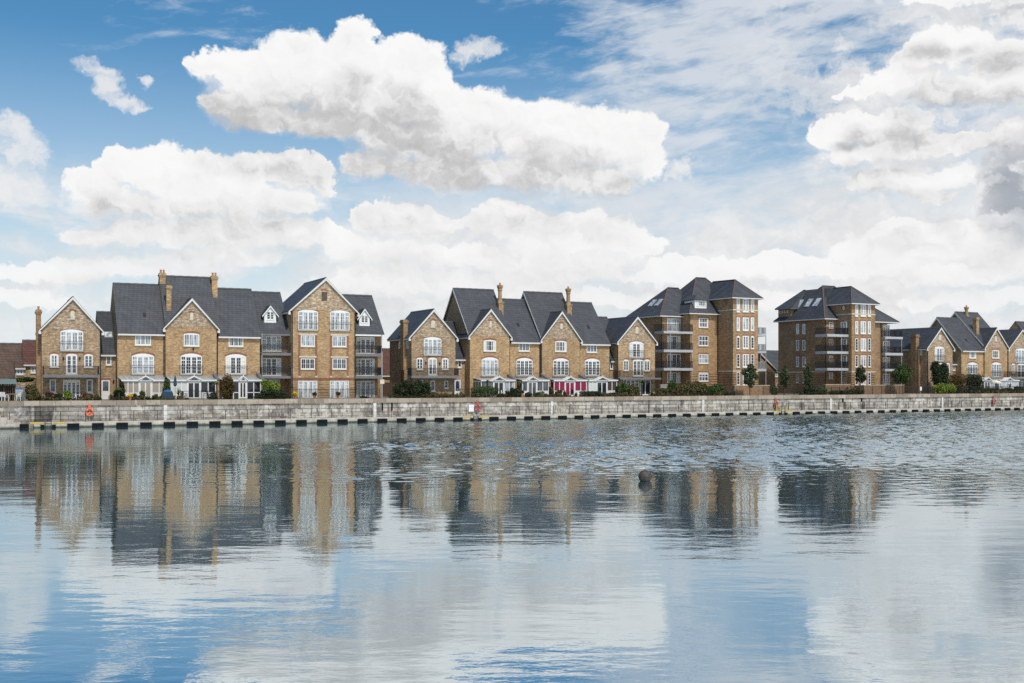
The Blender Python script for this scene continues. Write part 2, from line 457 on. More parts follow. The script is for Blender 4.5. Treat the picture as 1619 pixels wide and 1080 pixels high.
def gable_front(root, xL, xR, zE, xA, zA, y0, y1, wall='brick_gold', roof='slate', oh=.32, barge=True, z0=0.0, upper=None, back=False, fascia=True):
    """block whose gable faces the water"""
    MB().prism([(xL, z0), (xR, z0), (xR, zE), (xA, zA), (xL, zE)], y0, y1).build('wall', wall, root)
    if upper:
        h = .55; MB().prism([(xL+.02, zE-.1), (xR-.02, zE-.1), (xR-.02, zE), (xA, zA-.02), (xL+.02, zE)], y0-.025, y0+.05).build('gable_face', upper, root)
    sl, sr = (zA-zE)/(xA-xL), (zA-zE)/(xR-xA)
    a, b = (xL-oh, zE-oh*sl), (xR+oh, zE-oh*sr)
    t = .13
    ya, yb = y0-.24, y1+(.24 if back else 0)
    rf = MB().prism([(a[0], a[1]), (a[0], a[1]+t), (xA, zA+t*1.25), (b[0], b[1]+t), (b[0], b[1]), (xA, zA)], ya, yb).build('roof', roof, root)
    MB().prism([(xA-.13, zA+t*1.25-.09), (xA, zA+t*1.25+.07), (xA+.13, zA+t*1.25-.09)], ya-.004, yb+.004).build('ridge', 'ridge_grey', rf)
    if barge:
        w = .19
        bb = MB()
        bb.prism([(a[0], a[1]+.09), (xA, zA+t*.8), (xA, zA-w-.03), (a[0], a[1]+.09-w)], ya-.05, ya-.004)
        bb.prism([(xA, zA+t*.8), (b[0], b[1]+.09), (b[0], b[1]+.09-w), (xA, zA-w-.03)], ya-.05, ya-.004)
        bb.box(a[0]-.02, a[0]+.26, ya-.055, y0-.01, a[1]-.3, a[1]-.01).box(b[0]-.26, b[0]+.02, ya-.055, y0-.01, b[1]-.3, b[1]-.01)
        bb.build('bargeboard', 'trim_white', root)
    if fascia:
        MB().box(a[0]-.02, a[0]+.05, y0-.2, y1, a[1]-.16, a[1]+.03).box(b[0]-.05, b[0]+.02, y0-.2, y1, b[1]-.16, b[1]+.03).build('gutter', 'trim_white', root)
    return rf

def eaves_front(root, xL, xR, zE, zR, y0, half, wall='brick_gold', roof='slate', oh=.3, verge=(None, None), z0=0.0, gut='trim_white', ext=(.02, .02)):
    """block whose eaves face the water; the ridge runs along the front"""
    y1 = y0+2*half; ym = y0+half
    MB().prism([(y0, z0), (y1, z0), (y1, zE), (ym, zR), (y0, zE)], xL, xR, 'x').build('wall', wall, root)
    sl = (zR-zE)/half; t = .13
    a, b = (y0-oh, zE-oh*sl), (y1+oh, zE-oh*sl)
    xa, xb = xL-(.22 if verge[0] else ext[0]), xR+(.22 if verge[1] else ext[1])
    rf = MB().prism([(a[0], a[1]), (a[0], a[1]+t), (ym, zR+t*1.3), (b[0], b[1]+t), (b[0], b[1]), (ym, zR)], xa, xb, 'x').build('roof', roof, root)
    rb = MB(); n = int((xb-xa)/.45)
    for i in range(n):
        p = xa+(xb-xa)*i/n; q = xa+(xb-xa)*(i+1)/n; e = .015*(i % 2)
        rb.prism([(ym-.14, zR+t*1.3-.1), (ym, zR+t*1.3+.07+e), (ym+.14, zR+t*1.3-.1)], p, q-.01, 'x')
    rb.build('ridge', 'ridge_grey', rf)
    MB().box(xL+.01, xR-.01, a[0]-.07, a[0]+.02, a[1]-.14, a[1]+.05).box(xL+.01, xR-.01, a[0]+.02, y0-.005, a[1]-.10, a[1]-.06).build('gutter', gut, root)
    for i, (v, x) in enumerate(zip(verge, (xa, xb))):
        if v:
            w = .24; s0, s1 = (x-.045, x-.003) if i == 0 else (x+.003, x+.045)
            bb = MB()
            bb.prism([(a[0], a[1]+.1), (ym, zR+t*.9), (ym, zR-w), (a[0], a[1]+.1-w)], s0, s1, 'x')
            bb.prism([(ym, zR+t*.9), (b[0], b[1]+.1), (b[0], b[1]+.1-w), (ym, zR-w)], s0, s1, 'x')
            bb.build('bargeboard', v, root)
    return rf

def hip_roof(root, x0, x1, y0, y1, ze, ridge, oh=.55, roof='slate', hips='ridge_red', soffit='trim_white'):
    """hipped roof: ridge is ((xa,ya),(xb,yb),z)"""
    (xa, ya), (xb, yb), z = ridge
    x0 -= oh; x1 += oh; y0 -= oh; y1 += oh
    c = [(x0, y0, ze), (x1, y0, ze), (x1, y1, ze), (x0, y1, ze)]
    lo = [(p[0], p[1], ze-.12) for p in c]
    ra, rb = (xa, ya, z), (xb, yb, z)
    b = MB()
    if abs(xb-xa) >= abs(yb-ya):
        fs = [(0, 1, 9, 8), (1, 2, 9), (2, 3, 8, 9), (3, 0, 8)]; hp = [(0, ra), (3, ra), (1, rb), (2, rb)]
    else:   # ridge runs front to back: ra in front
        fs = [(0, 1, 8), (1, 2, 9, 8), (2, 3, 9), (3, 0, 8, 9)]; hp = [(0, ra), (1, ra), (2, rb), (3, rb)]
    b.add(c+lo+[ra, rb], fs+[(7, 6, 5, 4), (0, 4, 5, 1), (1, 5, 6, 2), (2, 6, 7, 3), (3, 7, 4, 0)])
    rf = b.build('roof', roof, root)
    h = MB()
    for i, q in hp:
        p = Vector(c[i]); q = Vector(q); h.bar(p+(q-p)*.01+Vector((0, 0, .02)), q+Vector((0, 0, .02)),   .17, .10)
    if (Vector(ra)-Vector(rb)).length > .1: h.bar((ra[0], ra[1], z+.03), (rb[0], rb[1], z+.03), .26, .12)
    h.build('ridge', hips, rf)
    MB().box(x0-.05, x1+.05, y0-.05, y0-.004, ze-.15, ze+.0).box(x0-.05, x0-.004, y0, y1, ze-.15, ze+.0).box(x1+.004, x1+.05, y0, y1, ze-.15, ze+.0).build('gutter', soffit, root)
    return rf

def downpipe(root, x, y, z0, z1, material='black_metal', r=.055):
    b = MB().tube([(x, y, z0), (x, y, z1)], r, 8)
    for i in range(4): b.box(x-.08, x+.08, y-.03, y+.07, z0+(z1-z0)*(i+.5)/4, z0+(z1-z0)*(i+.5)/4+.06)
    return b.build('downpipe', material, root)

def skylight(root, p, q, w=.75, material='glass_net', white=True):
    """roof window lying on the slope from p (bottom) to q (top) in the local frame; w along the level"""
    p, q = Vector(p), Vector(q); d = (q-p); n_ = d.normalized()
    lv = Vector((1, 0, 0)) if abs(d.y) > abs(d.x) else Vector((0, 1, 0))
    nn = lv.cross(n_); nn = nn if nn.z > 0 else -nn
    def slab(mb, k, h0, h1):
        a = [p-n_*k-lv*(w/2+k), p-n_*k+lv*(w/2+k), q+n_*k+lv*(w/2+k), q+n_*k-lv*(w/2+k)]
        mb.add([tuple(v+nn*h0) for v in a]+[tuple(v+nn*h1) for v in a], [(0, 3, 2, 1), (4, 5, 6, 7), (0, 1, 5, 4), (1, 2, 6, 5), (2, 3, 7, 6), (3, 0, 4, 7)])
    fr = MB(); slab(fr, .07, -.05, .09); f = fr.build('skylight', 'grey_metal', root)
    g = MB(); slab(g, 0, .0, .105); g.build('pane', material, f)
# ---------------------------------------------------------------- the houses
def on_slope(S, px, py, y0, zE, sl):
    lo, hi = y0, y0+9.0
    for _ in range(40):
        m = (lo+hi)/2
        if S.Z(px, py, m) > zE+(m-y0)*sl: lo = m
        else: hi = m
    return S.X(px, lo), lo, zE+(lo-y0)*sl

def vent(root, S, px, py, y0, zE, sl, w=.34, material='black_metal'):
    x, y, z = on_slope(S, px, py, y0, zE, sl)
    MB().prism([(y-.22, z-.24*sl+.02), (y-.2, z-.2*sl+.28), (y+.16, z+.16*sl+.24), (y+.2, z+.2*sl+.02)], x-w/2, x+w/2, 'x').build('roof_vent', material, root)

def niche(root, S, b, y=0.0, rise=.12, body='cream_stone'):
    x0, x1, z0, z1 = S.rect(b, y)
    n = MB().prism([(x0, z0), (x1, z0), (x1, z1)]+arc(x0, x1, z1, rise)[::-1][1:-1]+[(x0, z1)], y-.05, y+.02).build('blind_window', body, root)
    MB().prism(arc(x0-.06, x1+.06, z1+.02, rise)+arc(x0-.16, x1+.16, z1+.16, rise+.05)[::-1], y-.06, y+.02).build('brick_arch', 'brick_red', n)
    MB().box(x0-.08, x1+.08, y-.1, y-.001, z0-.09, z0-.003).build('sill', 'grey_render', n)

def win(root, S, b, kind, pane='glass_dark', y=0.0, **kw):
    return window(root, S.rect(b, y), kind, pane, y, **kw)

def balcony(root, S, px0, px1, pyt, pyb, proj=1.5, rail='black_metal', slab='balcony_grey', h=1.0, y=0.0, brackets=True, ends=(True, True), gap=.12, xs=None):
    yf = y-proj
    m = (px0+px1)/2
    x0, x1 = (S.X(px0, yf), S.X(px1, yf)) if xs is None else xs
    zt, zb = S.Z(m, pyt, yf), S.Z(m, pyb, yf)
    s = MB().box(x0, x1, yf, y-.005, zb, zt)
    if brackets:
        for q in (x0+.3, x1-.3): s.bar((q, y-.02, zb-.55), (q, yf+.2, zb-.02), .07)
    o = s.build('balcony', slab, root)
    railing(o, x0+.04, x1-.04, yf+.05, y-.03, zt, h, rail, ends, gap)
    return o, (x0, x1, yf, zt, zb)

def wall_lamp(root, x, y, z):
    MB().box(x-.06, x+.06, y-.03, y, z-.1, z+.1).lathe([(.05, -.12), (.1, -.02), (.1, .12), (.03, .2)], 8, (x, y-.13, z)).build('wall_lamp', 'black_metal', root)

def conservatory(S, label, px0, px1, door, left='glass_dark', right='glass_dark', dpane='glass_dark', nl=2, nr=2, proj=2.6, group='white conservatories on the house fronts', low=True, party=None):
    y = -proj
    x0, x1 = S.X(px0, y), S.X(px1, y); d0, d1 = S.X(door[0], y), S.X(door[1], y)
    xm = (x0+x1)/2
    p, th = S.o+Vector((xm*S.c-y*S.s, xm*S.s+y*S.c, 0)), S.th
    root = thing('conservatory', label, 'conservatory', p, th, group)
    x0 -= xm; x1 -= xm; d0 -= xm; d1 -= xm
    zt, zs, zw = 2.14, .78, 2.46          # eaves, sill, top of the lean-to roof
    D_ = proj-.03
    fr = MB()
    fr.box(x0, x1, -.03, .07, zt-.16, zt).box(x0, x0+.1, -.03, .07, 0, zt-.16).box(x1-.1, x1, -.03, .07, 0, zt-.16)
    fr.box(d0-.11, d0, -.035, .07, 0, zt-.16).box(d1, d1+.11, -.035, .07, 0, zt-.16)
    fr.box(x0, x0+.08, .07, D_, zt-.16, zt).box(x1-.08, x1, .07, D_, zt-.16, zt)
    for (a, b, n, mt) in ((x0+.1, d0-.11, nl, left), (d1+.11, x1-.1, nr, right)):
        if b-a < .2: continue
        pb = MB()
        for i in range(n):
            p0, p1 = a+(b-a)*i/n, a+(b-a)*(i+1)/n
            if i: fr.box(p0-.055, p0+.055, -.025, .06, zs if low else 0, zt-.16)
            pb.box(p0, p1, .02, .035, (zs if low else .05), zt-.16)
        fr.box(a, b, -.025, .06, zs-.09, zs)
        pb.build('pane', mt, root)
        if low: MB().box(a, b, -.01, .05, 0, zs-.09).build('wall_panel', 'white_paint', root)
    for xx in (x0, x1-.08):               # glazed flanks
        fr.box(xx, xx+.08, .07, D_, zs-.09, zs)
        for i in (1, 2): fr.box(xx, xx+.08, D_*i/3-.04, D_*i/3+.04, zs, zt-.16)
        MB().box(xx+.02, xx+.05, .07, D_, zs, zt-.16).build('pane', left if xx < 0 else right, root)
        MB().box(xx+.01, xx+.06, .07, D_, 0, zs-.09).build('wall_panel', 'white_paint', root)
    fr.build('frame', 'white_paint', root)
    dd = window(root, (d0, d1, .03, zt-.16), 'p2', dpane, y=.03, arch=None, sill=False, name='door')
    h = MB(); h.box((d0+d1)/2+.04, (d0+d1)/2+.07, -.07, -.02, .95, 1.12).build('handle', 'grey_metal', dd)
    rf = MB().prism([(-.12, zt), (-.12, zt+.07), (D_, zw+.07), (D_, zw)], x0-.06, x1+.06, 'x').build('roof', 'polycarbonate', root)
    rb = MB(); n = max(4, int((x1-x0)/.7))
    for i in range(n+1):
        q = x0+(x1-x0)*i/n; rb.bar((q, -.12, zt+.09), (q, D_, zw+.09), .06, .05)
    rb.box(x0-.08, x1+.08, -.19, -.121, zt-.03, zt+.12).build('roof_bar', 'white_paint', rf)
    pm = MB(); a, b, m = d0-.15, d1+.15, (d0+d1)/2; z = zt+.05; hh = .42
    pm.prism([(a, z), (m, z+hh), (b, z), (b, z+.12), (m, z+hh+.13), (a, z+.12)], -.3, -.2).prism([(a+.05, z+.02), (m, z+hh+.1), (b-.05, z+.02)], -.2, .9)
    pm.lathe([(.03, 0), (.07, .06), (.03, .16), (.01, .22)], 6, (m, -.25, z+hh+.1))
    pe = pm.build('pediment', 'white_paint', root)
    MB().prism([(a+.38, z+.03), (m, z+hh-.05), (b-.38, z+.03)], -.23, -.202).build('pane', 'glass_mid', pe)
    if party:                             # brick flank wall with a sloping lead cap
        s = x1+.1 if party > 0 else x0-.42
        pw = MB().prism([(.2, 0), (D_, 0), (D_, 3.0), (.2, 2.2)], s, s+.32, 'x').build('party_wall', 'brick_gold', root)
        MB().prism([(.1, 2.2), (.1, 2.32), (D_, 3.13), (D_, 3.01)], s-.05, s+.37, 'x').build('capping', 'lead', pw)
    return root

GRP = 'yellow brick houses along the quay'
def house(S, label, name='terraced_house', cat='house'):
    return thing(name, label, cat, S.o, S.th, GRP if cat == 'house' else None)

def band(root, x0, x1, z0, z1, y=0.0, material='grey_render', out=.06, name='string_course'):
    MB().box(x0, x1, y-out, y-.002, z0, z1).build(name, material, root)

# --- far left gabled house with balcony
S = Site(112)
H = house(S, 'far left gabled brick house with tall side chimney and long dark balcony')
xL, xR = S.X(66.5), S.X(160); zE, zA = S.Z(112, 520), S.Z(115.5, 471)
gable_front(H, xL, xR, zE, S.X(115.5), zA, 0, 7.5, 'brick_buff', upper='brick_pale')
niche(H, S, (112, 493, 118.5, 505))
win(H, S, (96, 521, 132, 555), 'f4', 'glass_net', rise=.22, rail='glass')
win(H, S, (79.5, 559.5, 93, 580.5), 'w2', 'glass_mid', rise=.12); win(H, S, (133.7, 560, 147, 581), 'w2', 'glass_mid', rise=.12)
win(H, S, (105, 559.5, 122.5, 592), 'd2', 'glass_mid', rise=.12)
for p in (100.5, 126.5): wall_lamp(H, S.X(p), 0, S.Z(p, 567))
balcony(H, S, 69, 157.5, 593, 597, 1.5)
win(H, S, (79, 600, 89, 621), 'w1', 'glass_mid', arch=None); win(H, S, (137.5, 600, 147, 621), 'w1', 'glass_mid', arch=None)
win(H, S, (100, 600.5, 127, 631), 'f4', 'glass_mid', arch=None, sill=False)
x = xL-.24; zc = S.ZX(64, 487, x)
chimney(H, x, 2.2, 0, zc, .5, 1.3, 1, 'brick_brown')
downpipe(H, xR-.06, -.1, 0, zE-.2)
# side wing
yw = 1.6; a, b = xR+.02, S.X(184.5, yw)
eaves_front(H, a, b, S.Z(172, 557, yw), S.Z(160, 495, yw+4), yw, 4.0, 'brick_buff', 'slate_dark', verge=(None, None))
win(H, S, (168, 562, 176.5, 577.5), 'w1', 'glass_mid', yw, arch=None)
zE1 = S.Z(172, 557, yw); sl1 = (S.Z(160, 495, yw+4)-zE1)/4
p1 = on_slope(S, 172, 535, yw, zE1, sl1); p2 = on_slope(S, 172, 527.5, yw, zE1, sl1)
skylight(H, (p1[0], p1[1], p1[2]+.12), (p1[0], p2[1], p2[2]+.12), .75, 'glass_pale')
win(H, S, (161, 601, 174, 632), 'blank', 'glass_mid', yw, door=True, name='door', sill=False)
wall_lamp(H, S.X(180, yw), yw, S.Z(180, 603, yw))

# --- tall terrace: plain, gabled, plain
HALF = 4.6
def tall_plain(S, label, pxL, pxR, pyE, pyR, pxr, w3, f4, panes, vents=(), wall='brick_gold', verge=(None, None), y0=0.0, ext=(.02, .02), half=HALF, rail='bars'):
    h = house(S, label)
    xL, xR = S.X(pxL, y0), S.X(pxR, y0); zE = S.Z((pxL+pxR)/2, pyE, y0); zR = S.Z(pxr, pyR, y0+half)
    eaves_front(h, xL, xR, zE, zR, y0, half, wall, verge=verge, ext=ext)
    win(h, S, w3, 'w3', panes[0], y0, arch=None); win(h, S, f4, 'f4', panes[1], y0, rise=.3, rail=rail)
    for v in vents: vent(h, S, v[0], v[1], y0, zE, (zR-zE)/half)
    return h, xL, xR, zE, zR

def tall_gable(S, label, pxL, pxR, pyE, apex, ridge, w3, f4, panes, nich, mainL, mainR, wall='brick_gold', verge=(None, None), half=HALF, proud=.35, rail='bars', eE=None):
    """gabled front set on a tall block whose ridge runs along the quay"""
    h = house(S, label)
    y = -proud
    xL, xR = S.X(pxL, y), S.X(pxR, y); zE = S.Z((pxL+pxR)/2, pyE, y); zA = S.Z(apex[0], apex[1], y)
    zR = S.Z(ridge[0], ridge[1], half)
    eaves_front(h, mainL, mainR, zE+.15, zR, 0.0, half, wall, verge=verge, oh=.04)
    gable_front(h, xL, xR, zE, S.X(apex[0], y), zA, y, half, wall, upper='brick_pale')
    win(h, S, w3, 'w3', panes[0], y, rise=.1); win(h, S, f4, 'f4', panes[1], y, rise=.3, rail=rail)
    niche(h, S, nich, y, .06)
    return h, xL, xR, zE, zA, zR

S2 = Site(223)
h, a, b, e, r = tall_plain(S2, 'tall plain brick house left of the three-chimney gabled house', 186, 261, 524, 451, 216, (214, 527.5, 239, 546), (209, 559, 244, 592), ('glass_net', 'glass_net'), [(229, 500)], rail='glass')
band(h, a+.02, b-.02, S2.Z(223, 598), S2.Z(223, 593.5))
downpipe(h, b-.1, -.08, 2.4, e-.2)
S3 = Site(303)
mL, mR = S3.X(261.5), S3.X(344.5)
h, a, b, e, za, r = tall_gable(S3, 'tall gabled brick house carrying three chimneys on its roof', 262.5, 343, 517, (303.7, 473), (298, 439.5), (291, 527, 315.5, 547.5), (286, 559, 319.5, 592.5), ('glass_net', 'glass_dark'), (301, 495, 306, 506), mL, mR)
sl = (r-e)/HALF
chimney(h, S3.X(257, 4.2), 4.2, e+2, S3.Z(257, 432, 4.2), .68, .8, 2)
x, y, z = on_slope(S3, 267.5, 492, 0, e+.15, sl); chimney(h, x, y+.25, z-.4, S3.Z(267.5, 451, y), .55, .55, 0)
chimney(h, S3.X(339, 4.0), 4.0, e+2, S3.Z(339, 436.5, 4.0), .68, .8, 2)
band(h, a+.02, b-.02, S3.Z(303, 598), S3.Z(303, 594), -.35)
wall_lamp(h, S3.X(306, -.35), -.35, S3.Z(306, 552, -.35))
downpipe(h, b+.12, -.08, 2.4, e-.2)
S4 = Site(378)
h, a, b, e, r = tall_plain(S4, 'tall plain brick house between the three-chimney house and the apartments', 345, 411.5, 528.5, 458.5, 372, (362, 531, 385, 548), (357, 560, 389.5, 592.5), ('glass_mid', 'glass_dark'))
band(h, a+.02, b-.02, S4.Z(378, 599), S4.Z(378, 594))

# --- gabled apartment block with recessed balconies
S = Site(512)
A = thing('apartment_block', 'gabled brick apartment block with red brick strips and balconies both sides', 'apartment block', S.o, S.th)
xL, xR = S.X(461.5), S.X(562.5); zE, zA = S.Z(512, 490), S.Z(515, 441)
gable_front(A, xL, xR, zE, S.X(515), zA, 0, 9.5, 'brick_gold', upper='brick_pale', oh=.45)
yr = 1.9
for k, (pl, pr, pyE, pyR, pr_x) in enumerate(((408, 461, 528, 464.5, 440), (562.5, 603, 529, 469, 578))):
    a = S.X(pl, yr) if k == 0 else xR-.02; b = xL+.02 if k == 0 else S.X(pr, yr)
    ze = S.Z((pl+pr)/2, pyE, yr-1.2); zr = S.Z(pr_x, pyR, yr+3.6)
    # the roof sails out over the balconies
    eaves_front(A, a, b, ze+1.2*(zr-ze)/4.8, zr, yr, 3.6, 'brick_brown', oh=1.25, gut='balcony_grey' if k == 0 else 'white_paint')
    d = ((416, 482, 439.5, 512), (566, 487, 587.5, 517))[k]
    sl = (zr-ze)/4.8
    x, y, z = on_slope(S, (d[0]+d[2])/2, d[3], yr-1.2, ze, sl)
    dx0, dx1 = S.X(d[0]+2.5, y), S.X(d[2]-2.5, y); zt = S.Z(d[0], d[1], y); zb = z+.1; zs = zb+(zt-zb)*.52
    dm = (dx0+dx1)/2
    dw = MB().prism([(dx0, zb), (dx1, zb), (dx1, zs), (dm, zt-.15), (dx0, zs)], y, y+3).build('dormer', 'white_paint', A)
    q = .3; s_ = (zt-.15-zs)/(dm-dx0)
    MB().prism([(dx0-q, zs-q*s_), (dx0-q, zs-q*s_+.1), (dm, zt-.03), (dx1+q, zs-q*s_+.1), (dx1+q, zs-q*s_), (dm, zt-.14)], y-.15, y+3).build('dormer_roof', 'slate', dw)
    MB().prism([(dx0-q, zs-q*s_+.08), (dm, zt-.06), (dx1+q, zs-q*s_+.08), (dx1+q, zs-q*s_-.1), (dm, zt-.26), (dx0-q, zs-q*s_-.1)], y-.2, y-.152).build('bargeboard', 'white_paint', dw)
    window(A, (dm-.5, dm+.5, zb+.35, zb+1.45), 'w2', 'glass_mid', y, arch=None, sill=False, name='dormer_window')
    rows = (((414, 531, 445, 557), (414, 566, 445, 595), (414, 600, 443, 631)), ((564, 533, 592.5, 560), (564, 567, 592.5, 595), (564, 602, 592.5, 631)))[k]
    for i, w in enumerate(rows): win(A, S, w, 'f4', ('glass_net', 'glass_dark', 'glass_mid')[i] if k == 0 else ('glass_dark', 'glass_dark', 'glass_net')[i], yr, arch=None, sill=False)
    xs = (a+.05, xL-.02) if k == 0 else (xR+.02, S.X(604.5, .3))
    for (t, bt, hh) in (((558, 562, 1.0), (594.5, 598.5, 1.05)), ((559, 563.5, 1.0), (594, 598.5, 1.05)))[k]:
        o, g = balcony(A, S, pl, pr, t, bt, 1.7, 'black_metal', 'balcony_grey', hh, yr, False, (k == 0, k == 1), .1, xs)
    MB().bar((xs[0]+.06 if k == 0 else xs[1]-.06, yr-1.62, 0), (xs[0]+.06 if k == 0 else xs[1]-.06, yr-1.62, ze), .1).build('balcony_post', 'grey_metal', A)
for w in ((472, 490, 503, 522.5), (522.5, 491, 553, 523)): win(A, S, w, 'f4', 'glass_net', rise=.2, rail='bars')
for i, w in enumerate(((476, 530, 498, 548), (526, 531, 548, 548.5), (476, 567, 498, 584), (526, 567, 548, 584))):
    win(A, S, w, 'w3', ('glass_net', 'glass_net', 'glass_dark', 'glass_mid')[i], arch=None)
for w in ((472, 602, 502, 631), (522, 602, 552, 631)): win(A, S, w, 'f4', 'glass_pale', arch=None, sill=False)
for p in (473.7, 500.3, 523.7, 550.3):
    MB().box(S.X(p)-.12, S.X(p)+.12, -.05, -.002, S.Z(p, 594), S.Z(p, 530)).build('brick_strip', 'brick_red', A)
    MB().box(S.X(p)-.14, S.X(p)+.14, -.07, -.003, S.Z(p, 597), S.Z(p, 594.3)).build('strip_foot', 'cream_stone', A)
for p0, p1 in ((473, 501), (523, 551)):
    for t, bt in ((527.5, 530), (563, 565.5)): band(A, S.X(p0), S.X(p1), S.Z(487, bt), S.Z(487, t), 0, 'cream_stone', .09, 'lintel_band')
band(A, xL+.02, xR-.02, S.Z(512, 601), S.Z(512, 597.3), 0, 'brick_red', .05)
for i in range(5):
    z = .35+i*.33
    for q0, q1 in ((xL+.02, S.X(470.5)), (S.X(503.5), S.X(520.5)), (S.X(553.5), xR-.02)): MB().box(q0, q1, -.04, -.002, z, z+.26).build('rusticated_course', 'brick_gold', A)
x0, x1, z0, z1 = S.rect((509, 461, 517.5, 475.5))
lv = MB()
for i in range(8): lv.box(x0, x1, -.05, -.01, z0+(z1-z0)*i/8, z0+(z1-z0)*(i+.7)/8)
lo = lv.box(x0, x1, -.012, -.003, z0, z1).build('louvre', 'louvre', A)
MB().prism(arc(x0-.06, x1+.06, z1+.02, .14)+arc(x0-.16, x1+.16, z1+.16, .2)[::-1], -.03, .02).build('brick_arch', 'brick_red', lo)
downpipe(A, xL+.08, -.08, 0, zE-.3); downpipe(A, xR-.08, -.08, 0, zE-.3)

# --- detached gabled house with bare flank wall
def quay_gable(S, label, pxL, pxR, pyE, apex, nich, f4, small, door2, bal, panes, depth=8.0, rail='black_metal', lamps=(), third=None, wall='brick_buff', balh=1.0):
    h = house(S, label, 'gabled_house')
    xL, xR = S.X(pxL), S.X(pxR); zE = S.Z((pxL+pxR)/2, pyE); zA = S.Z(*apex)
    gable_front(h, xL, xR, zE, S.X(apex[0]), zA, 0, depth, wall, upper='brick_pale', back=True)
    if nich: niche(h, S, nich)
    win(h, S, f4, 'f4', panes[0], rise=.24, rail='bars')
    for s_ in small: win(h, S, s_, 'w2', panes[1], rise=.12)
    if door2: win(h, S, door2, third or 'd2', panes[1], rise=.12)
    if bal: balcony(h, S, bal[0], bal[1], bal[2], bal[3], 1.4, rail, 'balcony_grey', balh)
    for p in lamps: wall_lamp(h, S.X(p[0]), 0, S.Z(*p))
    return h, xL, xR, zE, zA
S5 = Site(685)
h, xL, xR, zE, zA = quay_gable(S5, 'gabled brick house with bare flank wall and low chimney beside the apartments', 649.5, 720.5, 532, (685.5, 490.5), (682, 508, 688, 518), (670.5, 533, 698, 562), [(659, 565.5, 669, 584.5), (699, 566, 709.5, 584.5)], (677.5, 565.5, 691, 593.5), (651, 726, 594.5, 598), ('glass_net', 'glass_dark'), 7.6, lamps=[(673.5, 574), (695.5, 575)])
dch = S5.D(638.5, xL-.2)
chimney(h, xL-.12, dch, 0, S5.ZX(638.5, 506, xL), .6, 1.1, 0, 'brick_brown', (xL-.42, xL+.05, dch-.85, dch+.85, 0, S5.ZX(638.5, 585, xL)))
for p in ((631, 540, 633.5, 551), (643.5, 540, 646, 551)):
    d0, d1 = S5.D(p[0], xL), S5.D(p[2], xL)
    window(h, (-d0, -d1, S5.ZX(632, p[3], xL), S5.ZX(632, p[1], xL)), 'blank', 'glass_mid', 0, side(xL), arch=None)
for w in ((681, 602, 688, 618), (703, 602, 709, 614.5), (663, 601, 669, 611)): win(h, S5, w, 'w1', 'glass_mid', arch=None)
win(h, S5, (719, 601, 728.5, 632), 'blank', 'glass_mid', .02, door=True, name='door', sill=False, arch=None)
downpipe(h, xL+.06, -.08, 0, zE-.2)
yw = 1.4; a, b = xR+.02, S5.X(740.5, yw)
zl = S5.Z(730, 564.5, yw)
eaves_front(h, a, b, zl, S5.Z(722, 511, yw+3.6), yw, 3.6, 'brick_buff', 'slate_dark')
win(h, S5, (724, 568, 730, 581.5), 'w1', 'glass_dark', yw, arch=None)

# --- second tall terrace of two gabled and two plain houses
S6 = Site(775)
mL, mR = S6.X(743), S6.X(806.5)
h, a, b, e, za, r = tall_gable(S6, 'tall gabled brick house with tall octagonal chimney and open left gable', 743.5, 806, 530, (775.7, 490), (750, 458.8), (765, 537.5, 784.5, 555.5), (762, 565, 788, 594.5), ('glass_dark', 'glass_net'), (774, 508, 777.7, 517.5), mL, mR, 'brick_gold', ('trim_white', None), 5.0, .3)
def fancy_chimney(root, S, px, pyt, pyb, y, sl=None):
    x = S.X(px, y); z0, z1 = S.Z(px, pyb, y), S.Z(px, pyt, y); hh = z1-z0
    b = MB().box(x-.36, x+.36, y-.36, y+.36, z0-1.0, z0+hh*.45).box(x-.44, x+.44, y-.44, y+.44, z0+hh*.45, z0+hh*.5)
    b.lathe([(.40, hh*.5), (.29, hh*.56), (.28, hh*.82), (.36, hh*.85), (.32, hh*.88), (.44, hh*.94), (.44, hh)], 8, (x, y, z0))
    c = b.build('chimney', 'brick_gold', root)
    MB().lathe([(.15, 0), (.12, .25), (.15, .3), (.1, .32)], 8, (x, y, z1)).build('chimney_pot', 'clay', c)
    MB().box(x-.5, x+.5, y-.5, y+.4, z0-.25, z0+.18).build('flashing', 'lead', c)
fancy_chimney(h, S6, 791, 451, 504, 3.0)
downpipe(h, b+.08, -.08, 2.4, e-.2)
S7 = Site(831)
h, a, b, e, r = tall_plain(S7, 'tall plain brick house between the two octagonal chimney houses', 807, 853.5, 538, 475, 812, (820.5, 539.5, 837.5, 555.5), (817, 566, 842, 594.5), ('glass_mid', 'glass_dark'), [(819.5, 515)], half=4.8)
downpipe(h, b+.05, -.1, 2.4, e-.2, r=.09)
S8 = Site(888)
mL, mR = S8.X(857.2), S8.X(917.5)
h, a, b, e, za, r = tall_gable(S8, 'tall gabled brick house with octagonal chimney above the magenta conservatory', 857.5, 917, 535.5, (888, 493.5), (860, 464), (878, 539, 896, 556), (875, 566.5, 899, 594.5), ('glass_mid', 'glass_dark'), (886, 512, 890, 520), mL, mR, 'brick_gold', ('trim_white', None), 5.0, .3)
fancy_chimney(h, S8, 899, 456.5, 506, 3.0)
downpipe(h, b+.08, -.08, 2.4, e-.2)
S9 = Site(940)
h, a, b, e, r = tall_plain(S9, 'tall plain brick house at the right end of the second terrace', 917.7, 964, 541, 480, 922, (928, 542, 944, 557.5), (925, 567, 948.5, 594.5), ('glass_mid', 'glass_dark'), [(931, 519)], half=4.8)

